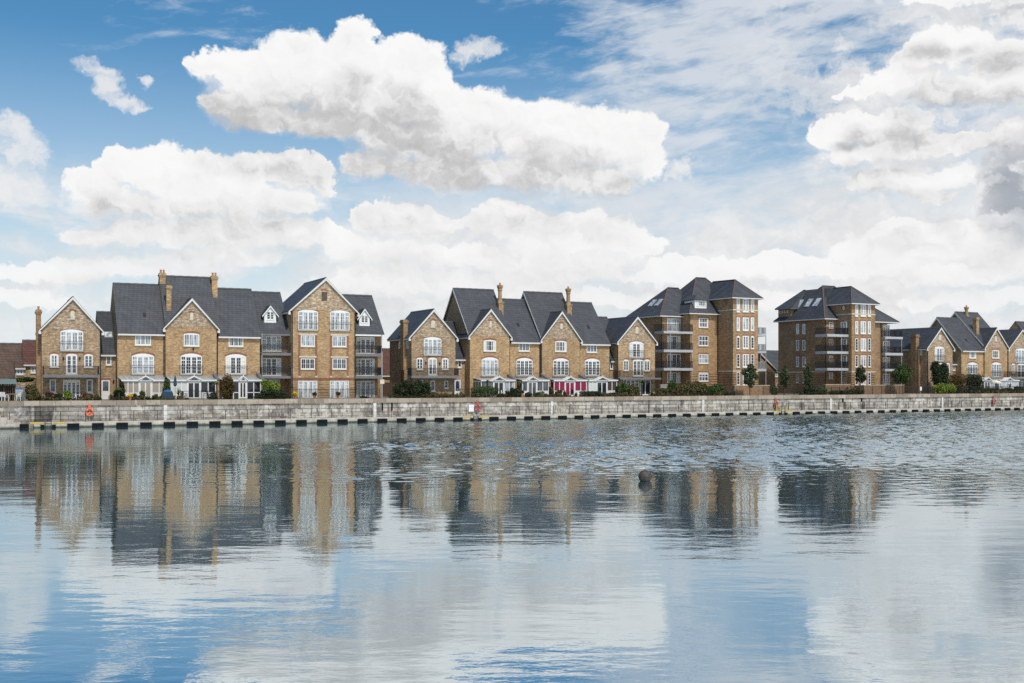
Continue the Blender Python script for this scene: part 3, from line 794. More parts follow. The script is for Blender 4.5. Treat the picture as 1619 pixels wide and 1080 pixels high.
S10 = Site(1007)
h, xL, xR, zE, zA = quay_gable(S10, 'gabled brick house with brown balcony before the stepped apartment tower', 978, 1036, 539, (1007.5, 502), (1005, 518, 1009.5, 527), (995.5, 540, 1017.5, 566), [(986, 568.5, 994, 586.5), (1019, 568.5, 1027.5, 587)], (1001, 568.5, 1017.5, 595), (981, 1046, 597.5, 600), ('glass_dark', 'glass_dark'), 8.0, 'brown_metal', third='f3')
win(h, S10, (985, 600, 1010, 625), 'f4', 'glass_dark', arch=None, sill=False); win(h, S10, (1012, 600, 1029, 625), 'p2', 'glass_dark', arch=None, sill=False)
downpipe(h, xL-.1, -.02, 0, zE-.2)
yw = 2.6; a, b = S10.X(957, yw), xL-.02
eaves_front(h, a, b+3, S10.Z(985, 540, yw+1.6), S10.Z(970, 503.5, yw+5.0), yw+1.6, 3.4, 'brick_buff', 'slate')
a = S10.X(964.5, 1.2)
eaves_front(h, a, b, S10.Z(972, 567, 1.2), S10.Z(970, 541, 2.9), 1.2, 1.7, 'brick_buff', 'slate_dark')
win(h, S10, (964.8, 570.5, 969.5, 584), 'w1', 'glass_dark', 1.2, arch=None)

# --- right hand group
S11 = Site(1487)
h, xL, xR, zE, zA = quay_gable(S11, 'gabled brick house with long bare flank behind the round tree', 1466.5, 1506.5, 549.5, (1487, 519), (1484.5, 530, 1488, 538), (1478, 548, 1493, 571.5), [(1473, 574, 1479, 589), (1496, 574, 1502, 589)], (1483, 574, 1492, 597), None, ('glass_mid', 'glass_mid'), 10.6)
dch = S11.D(1446, xL-.2)
chimney(h, xL-.05, dch, 0, S11.ZX(1446, 529, xL), .8, 1.1, 0, 'brick_brown', (xL-.4, xL+.05, dch-1.1, dch+1.1, 0, S11.ZX(1446, 553, xL)))
for p in ((1437, 1439), (1455.5, 1458.5)):
    window(h, (-S11.D(p[0], xL), -S11.D(p[1], xL), S11.ZX(1447, 562, xL), S11.ZX(1447, 554, xL)), 'blank', 'glass_mid', 0, side(xL), arch=None)
downpipe(h, xL+.06, -.08, 0, zE-.2)
yw = 1.2; a, b = xR+.02, S11.X(1519.5, yw)
eaves_front(h, a, b, S11.Z(1512, 573, yw), S11.Z(1512, 552, yw+2), yw, 2.0, 'brick_brown', 'slate_dark')
win(h, S11, (1506.5, 576.5, 1510.5, 586), 'w1', 'glass_net', yw, arch=None)
S12 = Site(1538)
h, a, b, e, r = tall_plain(S12, 'tall plain brick house above the dark hedge on the right', 1520.5, 1556, 552.5, 503.5, 1490, (1533, 553.5, 1543.5, 566.5), (1530, 573, 1545.5, 592), ('glass_mid', 'glass_mid'), [], verge=('trim_white', None), half=5.0)
vent(h, S12, 1528, 539, 0, e, (r-e)/5.0)
S13 = Site(1575)
mL, mR = S13.X(1557), S13.X(1592)
h, a, b, e, za, r = tall_gable(S13, 'tall gabled brick house with two chimneys at the right', 1557.5, 1593, 549, (1575, 519.5), (1525, 495), (1569, 553.5, 1580, 566.5), (1568, 573, 1583, 596.5), ('glass_dark', 'glass_mid'), (1573.5, 532, 1576.5, 540), mL, mR, 'brick_gold', ('trim_white', None), 6.0, .3)
fancy_chimney(h, S13, 1528.5, 485.5, 513, 5.6)
x, y, z = on_slope(S13, 1546, 529, 0, e+.15, (r-e)/6.0); chimney(h, x, y+.3, z-.5, S13.Z(1546, 502, y), .7, .7, 0)
S14 = Site(1614)
h, xL, xR, zE, zA = quay_gable(S14, 'gabled brick house cut by the right edge of the view', 1595, 1640, 551, (1615.5, 522), None, (1606, 551, 1624, 573.5), [(1600, 575, 1604.6, 590), (1627, 575, 1632, 590)], (1609, 575, 1620, 598), (1596, 1642, 596.5, 599.5), ('glass_net', 'glass_dark'), 7.5)
win(h, S14, (1606, 602, 1626, 622), 'f4', 'glass_dark', arch=None, sill=False)

# --- conservatories
conservatory(S2, 'conservatory with beige blinds under the plain house at left', 193, 264, (221, 240), 'blind_beige', 'blind_beige', 'blind_beige', 3, 2)
conservatory(S3, 'conservatory with white left panels under the three-chimney house', 270, 342, (297, 317), 'blind_white', 'glass_dark', 'glass_dark', 3, 2, party=1)
conservatory(S4, 'conservatory half hidden by the rust-tinted bush', 352, 413, (379, 390), 'glass_dark', 'glass_dark', 'glass_dark', 3, 2, low=False, party=1)
conservatory(S6, 'conservatory behind the clipped square hedge', 761, 814, (781, 797), 'glass_mid', 'glass_net', 'glass_dark', 2, 2, party=1)
conservatory(S7, 'conservatory with grey blinds, left of the magenta one', 826, 868, (835, 849), 'glass_mid', 'glass_mid', 'glass_mid', 1, 2, party=1)
conservatory(S8, 'conservatory with bright magenta blinds', 876, 928, (894, 909), 'blind_magenta', 'blind_magenta', 'blind_magenta', 2, 2, party=1)
conservatory(S9, 'conservatory with brown end panes, right of the magenta one', 931, 976, (944, 960), 'blind_white', 'louvre', 'glass_dark', 2, 2)
conservatory(S12, 'small conservatory beside the cream parasol', 1552, 1573, (1557, 1566), 'glass_mid', 'glass_net', 'glass_mid', 1, 1, proj=2.0)
conservatory(S13, 'white conservatory at the far right of the row', 1580, 1611, (1591, 1600), 'glass_pale', 'glass_pale', 'glass_pale', 2, 2, proj=2.4)
# ---------------------------------------------------------------- stepped apartment towers
def tower_windows(root, S, cols, rows, y=0.0, arched=None, panes=('glass_net', 'glass_net', 'glass_mid', 'glass_mid', 'glass_mid')):
    for i, (t, b) in enumerate(rows):
        for j, (p0, p1) in enumerate(cols):
            k = 'd2' if j == 1 else ('blank' if i < 2 else 'slit')
            win(root, S, (p0, t, p1, b), k, panes[i] if j == 1 else ('glass_pale' if i < 2 else 'glass_dark'), y, rise=.18 if (j != 1 and arched == i) else 0, sill=True)
        m0, m1 = S.X(cols[0][0]-2, y), S.X(cols[2][1]+2, y)

def rust(root, x0, x1, y0, z1, n, out=.08, material='brick_tower', name='rusticated_course'):
    b = MB()
    for i in range(n): b.box(x0, x1, y0-out, y0-.002, .05+(z1-.05)*i/n, .05+(z1-.05)*(i+.66)/n)
    return b.build(name, material, root)
def rust_side(root, x, y0, y1, z1, n, out=.08, material='brick_tower'):
    b = MB()
    for i in range(n): b.box(x-out, x-.002, y0, y1, .05+(z1-.05)*i/n, .05+(z1-.05)*(i+.66)/n)
    return b.build('rusticated_course', material, root)

def stacked_balconies(root, S, slabs, x0, x1, y0, y1, posts, rail='black_metal', ends=(True, True), slab='balcony_white', pxm=0):
    top = 0
    for (t, b) in slabs:
        zt, zb = S.Z(pxm, t, y0), S.Z(pxm, b, y0); top = max(top, zt)
        o = MB().box(x0, x1, y0, y1, zb, zt).build('balcony', slab, root)
        railing(o, x0+.05, x1-.05, y0+.06, y1-.02, zt, 1.05, rail, ends, .13)
    for (px, py) in posts:
        MB().tube([(px, py, 0), (px, py, top)], .06, 8).build('balcony_post', 'grey_metal', root)

# --- stepped block with white dormer (front tower, middle block, left block)
S = Site(1179)
C_ = thing('apartment_tower', 'stepped brick apartment tower with white roof dormer, left of the gap', 'apartment block', S.o, S.th, 'stepped apartment towers')
tL, tR = S.X(1159.5), S.X(1199)
yM = S.D(1135.5, tL)
zT = S.Z(1179, 471.5)
MB().box(tL, tR, 0, yM+6, 0, zT-.02).build('wall', 'brick_tower', C_)
hip_roof(C_, tL, tR, 0, yM+5, zT, ((S.X(1163, 2.6), 2.6), (S.X(1128, yM+3.6), yM+3.6), S.Z(1163, 442.5, 2.6)), .6)
tower_windows(C_, S, ((1165, 1170), (1174.5, 1184), (1187.5, 1192.5)), ((472.5, 493.5), (502, 523), (531, 551.6), (560, 581), (588.5, 609)), 0, 2)
zs = S.Z(1179, 587); zc = S.Z(1179, 490.5)
for z, n_ in ((zs, 'string_course'), (zc, 'string_course')):
    MB().box(tL-.05, tR+.05, -.05, -.002, z-.09, z+.09).box(tL-.05, tL-.002, 0, yM-.02, z-.09, z+.09).build(n_, 'cream_stone', C_)
rust(C_, tL+.01, S.X(1164.3), 0, zs-.12, 9); rust(C_, S.X(1193.3), tR-.01, 0, zs-.12, 9); rust_side(C_, tL, .01, yM-.02, zs-.12, 9)
zo = S.ZX(1146.7, 479.5, tL); yo = S.D(1146.7, tL)
ok = MB(side(tL)); ok.prism([(-yo+.5*math.cos(t), zo+.62*math.sin(t)) for t in (2*math.pi*i/20 for i in range(20))], -.05, -.004)
o_ = ok.build('oculus', 'brick_red', C_)
MB(side(tL)).prism([(-yo+.3*math.cos(t), zo+.4*math.sin(t)) for t in (2*math.pi*i/16 for i in range(16))], -.07, -.052).build('pane', 'brick_tower', o_)
# middle block
mL = S.X(1092, yM); zm = S.Z(1110, 496, yM)
MB().box(mL, tL+.5, yM, yM+9, 0, zm).build('wall', 'brick_tower', C_)
ya = yM+5.0
hip_roof(C_, mL, tR+1.2, yM, yM+10, zm, ((S.X(1101, ya), ya), (S.X(1116, ya), ya), S.Z(1108, 439.5, ya)), .6)
for (t, b) in ((503, 518), (531, 547), (560, 575), (589, 603)): win(C_, S, (1105, t, 1120, b), 'c3', 'glass_mid' if t != 560 else 'glass_net', yM)
rust(C_, mL+.01, S.X(1104.2, yM), yM, S.Z(1110, 587, yM), 9); rust(C_, S.X(1121, yM), tL-.02, yM, S.Z(1110, 587, yM), 9)
downpipe(C_, tL-.12, yM-.08, 0, zm-.2)
# white dormer
slm = (S.Z(1108, 439.5, ya)-zm)/5.6
x, y, z = on_slope(S, 1110, 487.5, yM-.6, zm, slm)
d0, d1 = S.X(1099, y), S.X(1117.5, y); zt = S.Z(1108, 475, y)
dw = MB().prism([(y, z), (y, zt), (y+2.6, zt), (y+2.6, z)], d0, d1, 'x').build('dormer', 'white_paint', C_)
dm = (d0+d1)/2
MB().add([(d0-.3, y-.25, zt), (d1+.3, y-.25, zt), (d1+.3, y+3, zt), (d0-.3, y+3, zt), (d0-.3, y-.25, zt+.1), (d1+.3, y-.25, zt+.1), (d1+.3, y+3, zt+.1), (d0-.3, y+3, zt+.1), (dm, y+.9, zt+.95), (dm, y+3, zt+.95)],
         [(0, 3, 2, 1), (0, 1, 5, 4), (1, 2, 6, 5), (3, 0, 4, 7), (2, 3, 7, 9, 6), (4, 5, 8), (5, 6, 9, 8), (7, 4, 8, 9)]).build('dormer_roof', 'slate', dw)
window(C_, (d0+.35, d1-.12, z+.28, zt-.12), 'w3', 'glass_mid', y, arch=None, sill=False, name='dormer_window')
# left block and its balconies
yL = yM+2.2; lL = S.X(1046, yL); zl = S.Z(1065, 500, yL)
MB().box(lL, mL+.5, yL, yL+8.5, 0, zl).build('wall', 'brick_tower', C_)
ap = S.X(1056.5, yL+4.2)
hip_roof(C_, lL, mL+3.5, yL, yL+8.5, zl, ((ap, yL+4.2), (mL+2.5, yL+4.2), S.Z(1056.5, 455, yL+4.2)), .6)
for i, (t, b) in enumerate(((503.5, 525), (531, 553), (560, 582), (589, 606))): win(C_, S, (1055, t, 1076, b), 'f3', ('glass_pale', 'glass_mid', 'glass_dark', 'glass_mid')[i], yL, arch=None, sill=False)
stacked_balconies(C_, S, ((524, 527.5), (553, 557), (582, 586)), S.X(1050, yL-2.4), mL+.35, yL-2.4, yL-.01, [(S.X(1060.5, yL-2.3), yL-2.3), (mL+.2, yL-2.3)], pxm=1072)
slx = (S.Z(1056.5, 455, yL+4.2)-zl)/(ap-lL+.6)
for px in (1031, 1041):
    yk = S.D(px, lL+1.6); zk = zl+slx*2.2
    skylight(C_, (lL+1.2, yk, zk-.4*slx+.05), (lL+2.2, yk, zk+.6*slx+.05), .8, 'glass_pale')
downpipe(C_, lL+.05, yL-.08, 0, zl-.2)
# balconies on the right flank
stacked_balconies(C_, S, ((528.5, 532), (555, 558.5), (583, 587)), tR+.003, S.X(1212, 2.2), 2.2, 4.6, [(S.X(1211.3, 2.3), 2.3)], 'grey_metal', pxm=1205)

# --- stepped block with three skylights (right of the gap)
S = Site(1365)
D_ = thing('apartment_tower', 'stepped brick apartment tower with three skylights, right of the gap', 'apartment block', S.o, S.th, 'stepped apartment towers')
tL, tR = S.X(1347), S.X(1384)
yM = S.D(1322.5, tL); zT = S.Z(1365, 480.5)
MB().box(tL, tR, 0, yM+5, 0, zT-.02).build('wall', 'brick_tower', D_)
hip_roof(D_, tL, tR, 0, yM+5.5, zT, ((S.X(1346.5, 2.6), 2.6), (S.X(1318, yM+3.4), yM+3.4), S.Z(1346.5, 453, 2.6)), .6)
tower_windows(D_, S, ((1352.5, 1357), (1361, 1369.5), (1372.5, 1377)), ((481.5, 500.5), (508, 528), (535, 555), (562, 580.5), (588.5, 609)), 0, None, ('glass_net', 'glass_net', 'glass_net', 'glass_mid', 'glass_net'))
zs = S.Z(1365, 588); zc = S.Z(1365, 497)
for z in (zs, zc): MB().box(tL-.05, tR+.05, -.05, -.002, z-.09, z+.09).box(tL-.05, tL-.002, 0, yM-.02, z-.09, z+.09).build('string_course', 'cream_stone', D_)
rust(D_, tL+.01, S.X(1351.6), 0, zs-.12, 9); rust(D_, S.X(1378), tR-.01, 0, zs-.12, 9); rust_side(D_, tL, .01, yM-.02, zs-.12, 9)
zo = S.ZX(1334.7, 487, tL); yo = S.D(1334.7, tL)
o_ = MB(side(tL)).prism([(-yo+.5*math.cos(t), zo+.62*math.sin(t)) for t in (2*math.pi*i/20 for i in range(20))], -.05, -.004).build('oculus', 'brick_red', D_)
MB(side(tL)).prism([(-yo+.3*math.cos(t), zo+.4*math.sin(t)) for t in (2*math.pi*i/16 for i in range(16))], -.07, -.052).build('pane', 'cream_stone', o_)
lL = S.X(1304.5, yM); zl = S.Z(1312, 504, yM); yB = S.D(1231, lL)
MB().box(lL, tL+1, yM, yB, 0, zl).build('wall', 'brick_brown', D_)
ya = yM+5.0; xa = S.X(1301, ya); za = S.Z(1301, 452, ya)
hip_roof(D_, lL, tR+2, yM, yB, zl, ((xa, ya), (S.X(1320, ya), ya), za), .6)
# raised wing at the back left
zu = S.ZX(1232, 489, lL)
MB().box(lL+.015, lL+6, yB-3.0, yB+.02, 0, zu).build('wall', 'brick_brown', D_)
zw = S.ZX(1262, 460, lL+4.4)
hip_roof(D_, lL, lL+9, yB-3.0, yB-.4, zu, ((lL+4.4, yB-1.9), (lL+4.4, yB-1.5), zw), .6, hips='slate', soffit='lead')
slm_ = (za-zl)/(xa-lL+.6); xe = lL+1.9; ze_ = zl+slm_*(xe-lL+.6)-.25
MB().prism([(xe, ze_), (lL+4.4, zw), (lL+7.2, ze_)], yM+3.0, yB-1.9).build('roof', 'slate', D_)
dn = MB(side(lL))
for i in range(4): dn.box(-yB+.3+i*.62, -yB+.58+i*.62, -.12, 0, zu-.75, zu-.3)
dn.build('dentil_course', 'cream_stone', D_)
for p0, p1 in ((1259.5, 1264), (1269.3, 1274)):
    for i, (t, b) in enumerate(((512, 528), (537.5, 554), (564, 580), (590.5, 605))):
        pm = (p0+p1)/2
        window(D_, (-S.D(p0, lL), -S.D(p1, lL), S.ZX(pm, b, lL), S.ZX(pm, t, lL)), 'blank' if i == 0 else 'slit', 'glass_pale' if i == 0 else 'glass_mid', 0, side(lL))
zs2 = S.ZX(1304, 588, lL)
MB().box(lL-.06, lL-.002, yM-.05, yB, zs2-.09, zs2+.09).box(lL-.06, lL+.25, yM-.05, yM-.002, zs2-.09, zs2+.09).build('string_course', 'cream_stone', D_)
rust_side(D_, lL, yM+.01, yB-.02, zs2-.12, 9)
slx = (za-zl)/(xa-lL+.6)
for px, py in ((1264, 481), (1279, 479.5), (1292, 478.5)):
    lo_, hi_ = .3, 6.0
    for _ in range(40):
        k = (lo_+hi_)/2; yk = S.D(px, lL-.6+k)
        if S.ZX(px, py, lL-.6+k) > zl+slx*k: lo_ = k
        else: hi_ = k
    zk = zl+slx*k
    skylight(D_, (lL-.6+k-.55, yk, zk-.55*slx+.04), (lL-.6+k+.55, yk, zk+.55*slx+.04), .9, 'glass_pale')
for i, (t, b) in enumerate(((509.5, 519.5), (536, 546), (562, 572), (589, 599))):
    win(D_, S, (1311, t, 1317.5, b), 'w2', 'glass_mid', yM)
    d0, d1 = S.D(1330, tL), S.D(1339.5, tL); pm = 1335
    window(D_, (-d0, -d1, S.ZX(pm, (527.5, 554.5, 581.5, 606)[i], tL), S.ZX(pm, t-.5, tL)), 'd2', 'glass_mid', 0, side(tL), arch=None, sill=False)
stacked_balconies(D_, S, ((528.5, 532.5), (555.5, 559.5), (582, 586)), S.X(1308.5, .7), tL-.004, .7, yM-.01, [(S.X(1331, .8), .8)], pxm=1325)
downpipe(D_, lL+.1, yM-.08, 0, zl-.2)
# right block and balconies
yR = 2.0; rR = S.X(1415, yR); zr = S.Z(1405, 509.5, yR)
MB().box(tR-.5, S.X(1394, yR), yR, yR+6, 0, zr).box(S.X(1394, yR), rR, yR+1.6, yR+6, 0, zr).build('wall', 'brick_tower', D_)
hip_roof(D_, tL+1.4, rR, yR, yR+7, zr, ((tL+2.2, yR+3.4), (S.X(1381, yR+3.4), yR+3.4), S.Z(1381, 486, yR+3.4)), .6)
for i, (t, b) in enumerate(((513.5, 533), (539, 558), (565, 584), (591, 608))): win(D_, S, (1396, t, 1407, b), 'f3', 'glass_mid', yR+1.6, arch=None, sill=False)
stacked_balconies(D_, S, ((532.5, 536), (558, 562), (583.5, 587)), S.X(1400, yR-.9), S.X(1428, yR-.9), yR-.9, yR+1.59, [(S.X(1401, yR-.8), yR-.8), (S.X(1426, yR-.8), yR-.8)], pxm=1413)
downpipe(D_, S.X(1393, yR), yR-.08, 0, zr-.2)

# low brick terrace walls at the feet of the towers
def low_wall(label, px0, px1, pyt, v, d=.35, name='terrace_wall', material='brick_terrace', cap='cream_stone', ret=0):
    S = Site((px0+px1)/2, v); x0, x1 = S.X(px0), S.X(px1); z = S.Z((px0+px1)/2, pyt)
    w = thing(name, label, 'wall', S.o, S.th, 'low brick terrace walls')
    b = MB().box(x0, x1, 0, d, -.02, z-.08)
    if ret: b.box(x0, x0+d, d, ret, -.02, z-.08).box(x1-d, x1, d, ret, -.02, z-.08)
    b.build('wall', material, w)
    MB().box(x0-.04, x1+.04, -.04, d+.04, z-.08, z).build('capping', cap, w)
low_wall('low brick terrace wall at the foot of the tower with the white dormer', 1162, 1217, 609, 6.5, ret=2)
low_wall('low brick terrace wall below the stacked balconies of the skylight tower', 1306, 1345, 607.5, 6.8, ret=2)
low_wall('low brick terrace wall between the skylight tower and the round tree', 1366, 1430, 608.5, 6.6, ret=2)
low_wall('grey brick planter wall beside the brown-balconied gable', 1045, 1061, 608, 7.2, material='grey_render')

# ---------------------------------------------------------------- houses seen behind
S = Site(18, 22)
B = house(S, 'low house with broad brown tiled roof at the far left edge', 'cottage', 'low house')
a, b = S.X(-70), S.X(38)
eaves_front(B, a, b, S.Z(10, 603), S.Z(10, 545, 5), 0, 5, 'brick_buff', 'tile_brown', oh=.4)
a2 = S.X(24)
eaves_front(B, a2, S.X(40, 1), S.Z(31, 581.5, -1.2), S.Z(31, 572, 1), -1.2, 2.2, 'brick_pale', 'tile_brown', oh=.25)
win(B, S, (26.5, 582.5, 37.5, 592.5), 'w2', 'glass_mid', -1.2, arch=None)
S = Site(50, 21)
B = house(S, 'house with steep red-brown tiled roof behind the far left gable', 'cottage', 'house')
eaves_front(B, S.X(37.5), S.X(84), S.Z(50, 574.5), S.Z(50, 540, 4), 0, 4, 'brick_buff', 'tile_red')
win(B, S, (49, 575.5, 62, 590), 'w2', 'glass_net', 0, arch=None)
S = Site(609, 30)
B = house(S, 'red tiled house glimpsed between the apartments and the detached gable', 'cottage', 'house')
eaves_front(B, S.X(585), S.X(640), S.Z(609, 592), S.Z(609, 553, 5), 0, 5, 'brick_buff', 'tile_red', verge=('white_paint', 'white_paint'))
S = Site(1214, 34)
B = house(S, 'small slate-roofed brick house seen through the gap between the towers', 'cottage', 'house')
eaves_front(B, S.X(1206), S.X(1262), S.Z(1225, 584), S.Z(1225, 556, 5), 0, 5, 'brick_gold', 'slate', gut='black_metal')
gable_front(B, S.X(1188), S.X(1214), S.Z(1204, 584, -2), S.X(1202, -2), S.Z(1202, 559, -2), -2, 5, 'brick_gold')
win(B, S, (1225.5, 586, 1232, 596), 'w2', 'glass_net', 0); win(B, S, (1228, 605, 1232, 613), 'w1', 'glass_mid', 0)
S = Site(1690, 9)
B = house(S, 'plain brick house just beyond the right edge of the view', 'terraced_house', 'house')
eaves_front(B, S.X(1641), S.X(1690), S.Z(1665, 553), S.Z(1660, 512, 4.6), 0, 4.6)

# ---------------------------------------------------------------- the quay
UA, UB = -75.0, 330.0
o0, th0 = quay(80, 0, 0)
def ribbon(name, profile, material, ua=UA, ub=UB, step=3.0, parent=None):
    """a profile of (v, z) carried along the quay, in a frame that lies along it"""
    n = int((ub-ua)/step); c, s = math.cos(th0), math.sin(th0); m = len(profile)
    vs = []
    for i in range(n+1):
        for v, z in profile:
            p, _t = quay(ua+(ub-ua)*i/n, v, z); q = p-o0
            vs.append((q.x*c+q.y*s, -q.x*s+q.y*c, z))
    fs = [(i*m+k, (i+1)*m+k, (i+1)*m+(k+1) % m, i*m+(k+1) % m) for i in range(n) for k in range(m)]
    fs += [tuple(range(m)), tuple(range(n*m+m-1, n*m-1, -1))]
    b = MB(); b.add(vs, fs); o = b.build(name, material, parent)
    if parent is None: o.location = (o0.x, o0.y, 0); o.rotation_euler = (0, 0, th0)
    return o
QW = thing('quay_wall', 'long weathered stone dock wall with brownish coping and a concrete ledge', 'wall', (o0.x, o0.y, 0), th0)
ribbon('wall', [(.9, -2), (.98, 2.3), (3.0, 2.3), (3.0, -2)], 'quay_stone', parent=QW)
ribbon('coping', [(.84, 2.3), (.84, QT), (1.75, QT), (1.75, 2.3)], 'coping_stone', parent=QW)
ribbon('ledge', [(0, -2), (0, LEDGE-.05), (.05, LEDGE), (.9, LEDGE), (.9, -2)], 'ledge_concrete', UA+75+2.2*SP*.2, UB, parent=QW)
def local(u, v, z):
    p, t = quay(u, v, z); q = p-o0; c, s = math.cos(th0), math.sin(th0)
    return Vector((q.x*c+q.y*s, -q.x*s+q.y*c, z)), t-th0
def wall_strip(px, w, v, z0, z1, name, material, d=.05):
    u = along(px, v); p, t = local(u, v, 0)
    M = Matrix.Translation((p.x, p.y, 0)) @ Matrix.Rotation(t, 4, 'Z')
    return MB(M).box(-w/2, w/2, -d, 0, z0, z1).build(name, material, QW)
for px in (262, 593, 873, 1112, 1314, 1490.5): wall_strip(px, .38, .93, LEDGE+.01, 2.29, 'white_marker', 'marker_white', .05)
for px in (1333, 1363): wall_strip(px, .3, .93, 1.75, 2.28, 'drain_hole', 'rubber', .03)
p_, t_ = local(along(70, .93), .93, 0)
MB(Matrix.Translation((p_.x, p_.y, 0)) @ Matrix.Rotation(t_, 4, 'Z')).prism([(-.95, LEDGE+.01), (.75, LEDGE+.01), (1.05, 2.29), (-.95, 2.29)], -.05, 0).build('stained_panel', 'wet_stone', QW)
for px in (1333, 1363): wall_strip(px+3, .42, .93, LEDGE+.01, 1.74, 'damp_streak', 'wet_stone', .045)
for px in (605, 620): wall_strip(px, .16, .93, 1.35, 2.3, 'iron_bracket', 'rubber', .08)
# stone stair down to the water at the far left
st = MB()
for i in range(6):
    p, t = local(-.6-i*.62, 0, 0)
    M = Matrix.Translation((p.x, p.y, 0)) @ Matrix.Rotation(t, 4, 'Z'); st.M = M
    st.box(-.32, .34, -.25, .9, -1.5, LEDGE+.02+.26*i)
for i in range(4):
    p, t = local(-1.0-i*1.3, 0, 0); st.M = Matrix.Translation((p.x, p.y, 0)) @ Matrix.Rotation(t, 4, 'Z')
    st.box(-.66, .66, -1.0, -.26, -1.5, .46-.02*i)
st.build('stair', 'ledge_concrete', QW)

# ground behind the quay, one sheet to the horizon
gv = []; us = [-900, -300]+[UA+(UB-UA)*i/40 for i in range(41)]+[900, 2500]
for u in us: p, _t = quay(max(UA-40, min(UB+60, u)), 1.5, QT-.012); e = u-max(UA-40, min(UB+60, u)); gv.append((p.x+e*math.cos(_t), p.y+e*math.sin(_t), QT-.012))
n = len(gv); far = []
for x, y, z in gv: far.append((x-math.sin(QA)*3500, y+math.cos(QA)*3500, z))
g = MB().add(gv+far, [(i, i+1, n+i+1, n+i) for i in range(n-1)]).build('ground', 'promenade'); g['kind'] = 'structure'

# fenders hung along the ledge
LAD = (1, 21, 41)
fb = MB().box(-.6, .6, -.26, -.005, -.35, .40)
for i in (-.3, 0, .3): fb.box(i-.1, i+.1, -.3, -.26, -.3, .35)
fender = fb.build('fender', 'rubber')
FL = 'black rubber fender hung along the concrete ledge at the waterline'
tag(fender, FL, 'fender', 'fenders along the ledge')
first = True
for i in range(0, 66):
    if i in LAD: continue
    p, t = quay(i*SP+.0, 0, 0)
    f = fender if first else fender.copy()
    if not first: COL.objects.link(f)
    first = False
    f.location = p; f.rotation_euler = (0, 0, t)
# thin handrail on the ledge
LR = thing('ledge_railing', 'thin dark post and rail fence standing on the ledge', 'railing', (o0.x, o0.y, 0), th0)
pts = []
for i in range(-1, 66):
    p, t = local((i+.5)*SP, .16, LEDGE)
    pts.append(p); MB().bar(p, p+Vector((0, 0, 1.12)), .06).build('post', 'black_metal', LR)
for h in (1.1, .56):
    r = MB()
    for p, q in zip(pts, pts[1:]): r.bar(p+Vector((0, 0, h)), q+Vector((0, 0, h)), .022)
    r.build('rail', 'black_metal', LR)
# ladders with yellow grab rails
for i, lb in zip(LAD, ('yellow-topped steel ladder near the stone stair, left', 'yellow-topped steel ladder under the middle red lifebuoy', 'yellow steel ladder frame below the gap between the towers')):
    p, t = quay(i*SP, 0, 0)
    L = thing('quay_ladder', lb, 'ladder', p, t, 'steel ladders on the ledge')
    fr = MB()
    for q in (-.3, .3): fr.bar((q, -.08, -.8), (q, -.08, LEDGE+.02), .07)
    fr.build('stile', 'black_metal', L)
    ru = MB()
    for k in range(5): ru.bar((-.3, -.08, -.6+k*.27), (.3, -.08, -.6+k*.27), .045)
    ru.build('rung', 'black_metal', L)
    for q in (-.75, .38): MB().box(q, q+.37, -.2, -.006, -.3, .3).build('rubbing_block', 'rubber', L)
    for q in (-1.75, .55): MB().box(q, q+1.2, -.03, .12, LEDGE-.16, LEDGE+.03).build('edge_marking', 'yellow_paint', L)
    if i == 41:
        gr = MB()
        for q in (-1.1, 1.0):
            gr.tube([(q, .1, LEDGE), (q, .1, LEDGE+.9), (q*.9, -.1, LEDGE+.95), (q*.55, -.12, LEDGE+.3), (q*.5, -.1, LEDGE-.2)], .05, 6)
        gr.build('grab_rail', 'yellow_paint', L)
# lifebuoys
for px, lb, m_ in ((142, 'orange lifebuoy on the dock wall near the far left gabled house', 'orange_plastic'), (755, 'red lifebuoy beside a pale notice on the dock wall, middle of the quay', 'red_plastic'),
                   (1227, 'red lifebuoy above the yellow ladder frame between the towers', 'red_plastic'), (1571.5, 'red lifebuoy on the dock wall at the far right', 'red_plastic')):
    u = along(px, .8); p, t = quay(u, .8, 0)
    L = thing('lifebuoy', lb, 'lifebuoy', p+Vector((0, 0, 1.55)), t, 'lifebuoys on the dock wall')
    MB().torus((0, -.1, 0), .36, .105, 0).build('ring', m_, L, True)
    bd = MB()
    for k in range(4):
        a = math.pi/4+k*math.pi/2; bd.torus((.36*math.cos(a), -.1, .36*math.sin(a)), .11, .02, math.pi/2+.0, 12, 5)
    bd.build('grab_band', 'white_paint', L)
    MB().prism([(-.2, .42), (.2, .42), (.1, .86), (-.1, .86)], -.06, 0).box(-.34, .34, -.05, .0, -.2, .0).build('backboard', m_, L)
    MB().box(-.04, .04, 0, .06, -.95, .5).build('bracket', 'grey_metal', L)
u = along(745.5, .86); p, t = quay(u, .86, 1.5)
nb = thing('notice_board', 'pale notice board fixed to the dock wall left of the middle lifebuoy', 'notice', p, t)
MB().box(-.42, .42, -.05, 0, -.5, .5).build('board', 'grey_render', nb)
MB().box(-.36, .36, -.056, -.051, -.44, .44).build('sheet', 'white_paint', nb)
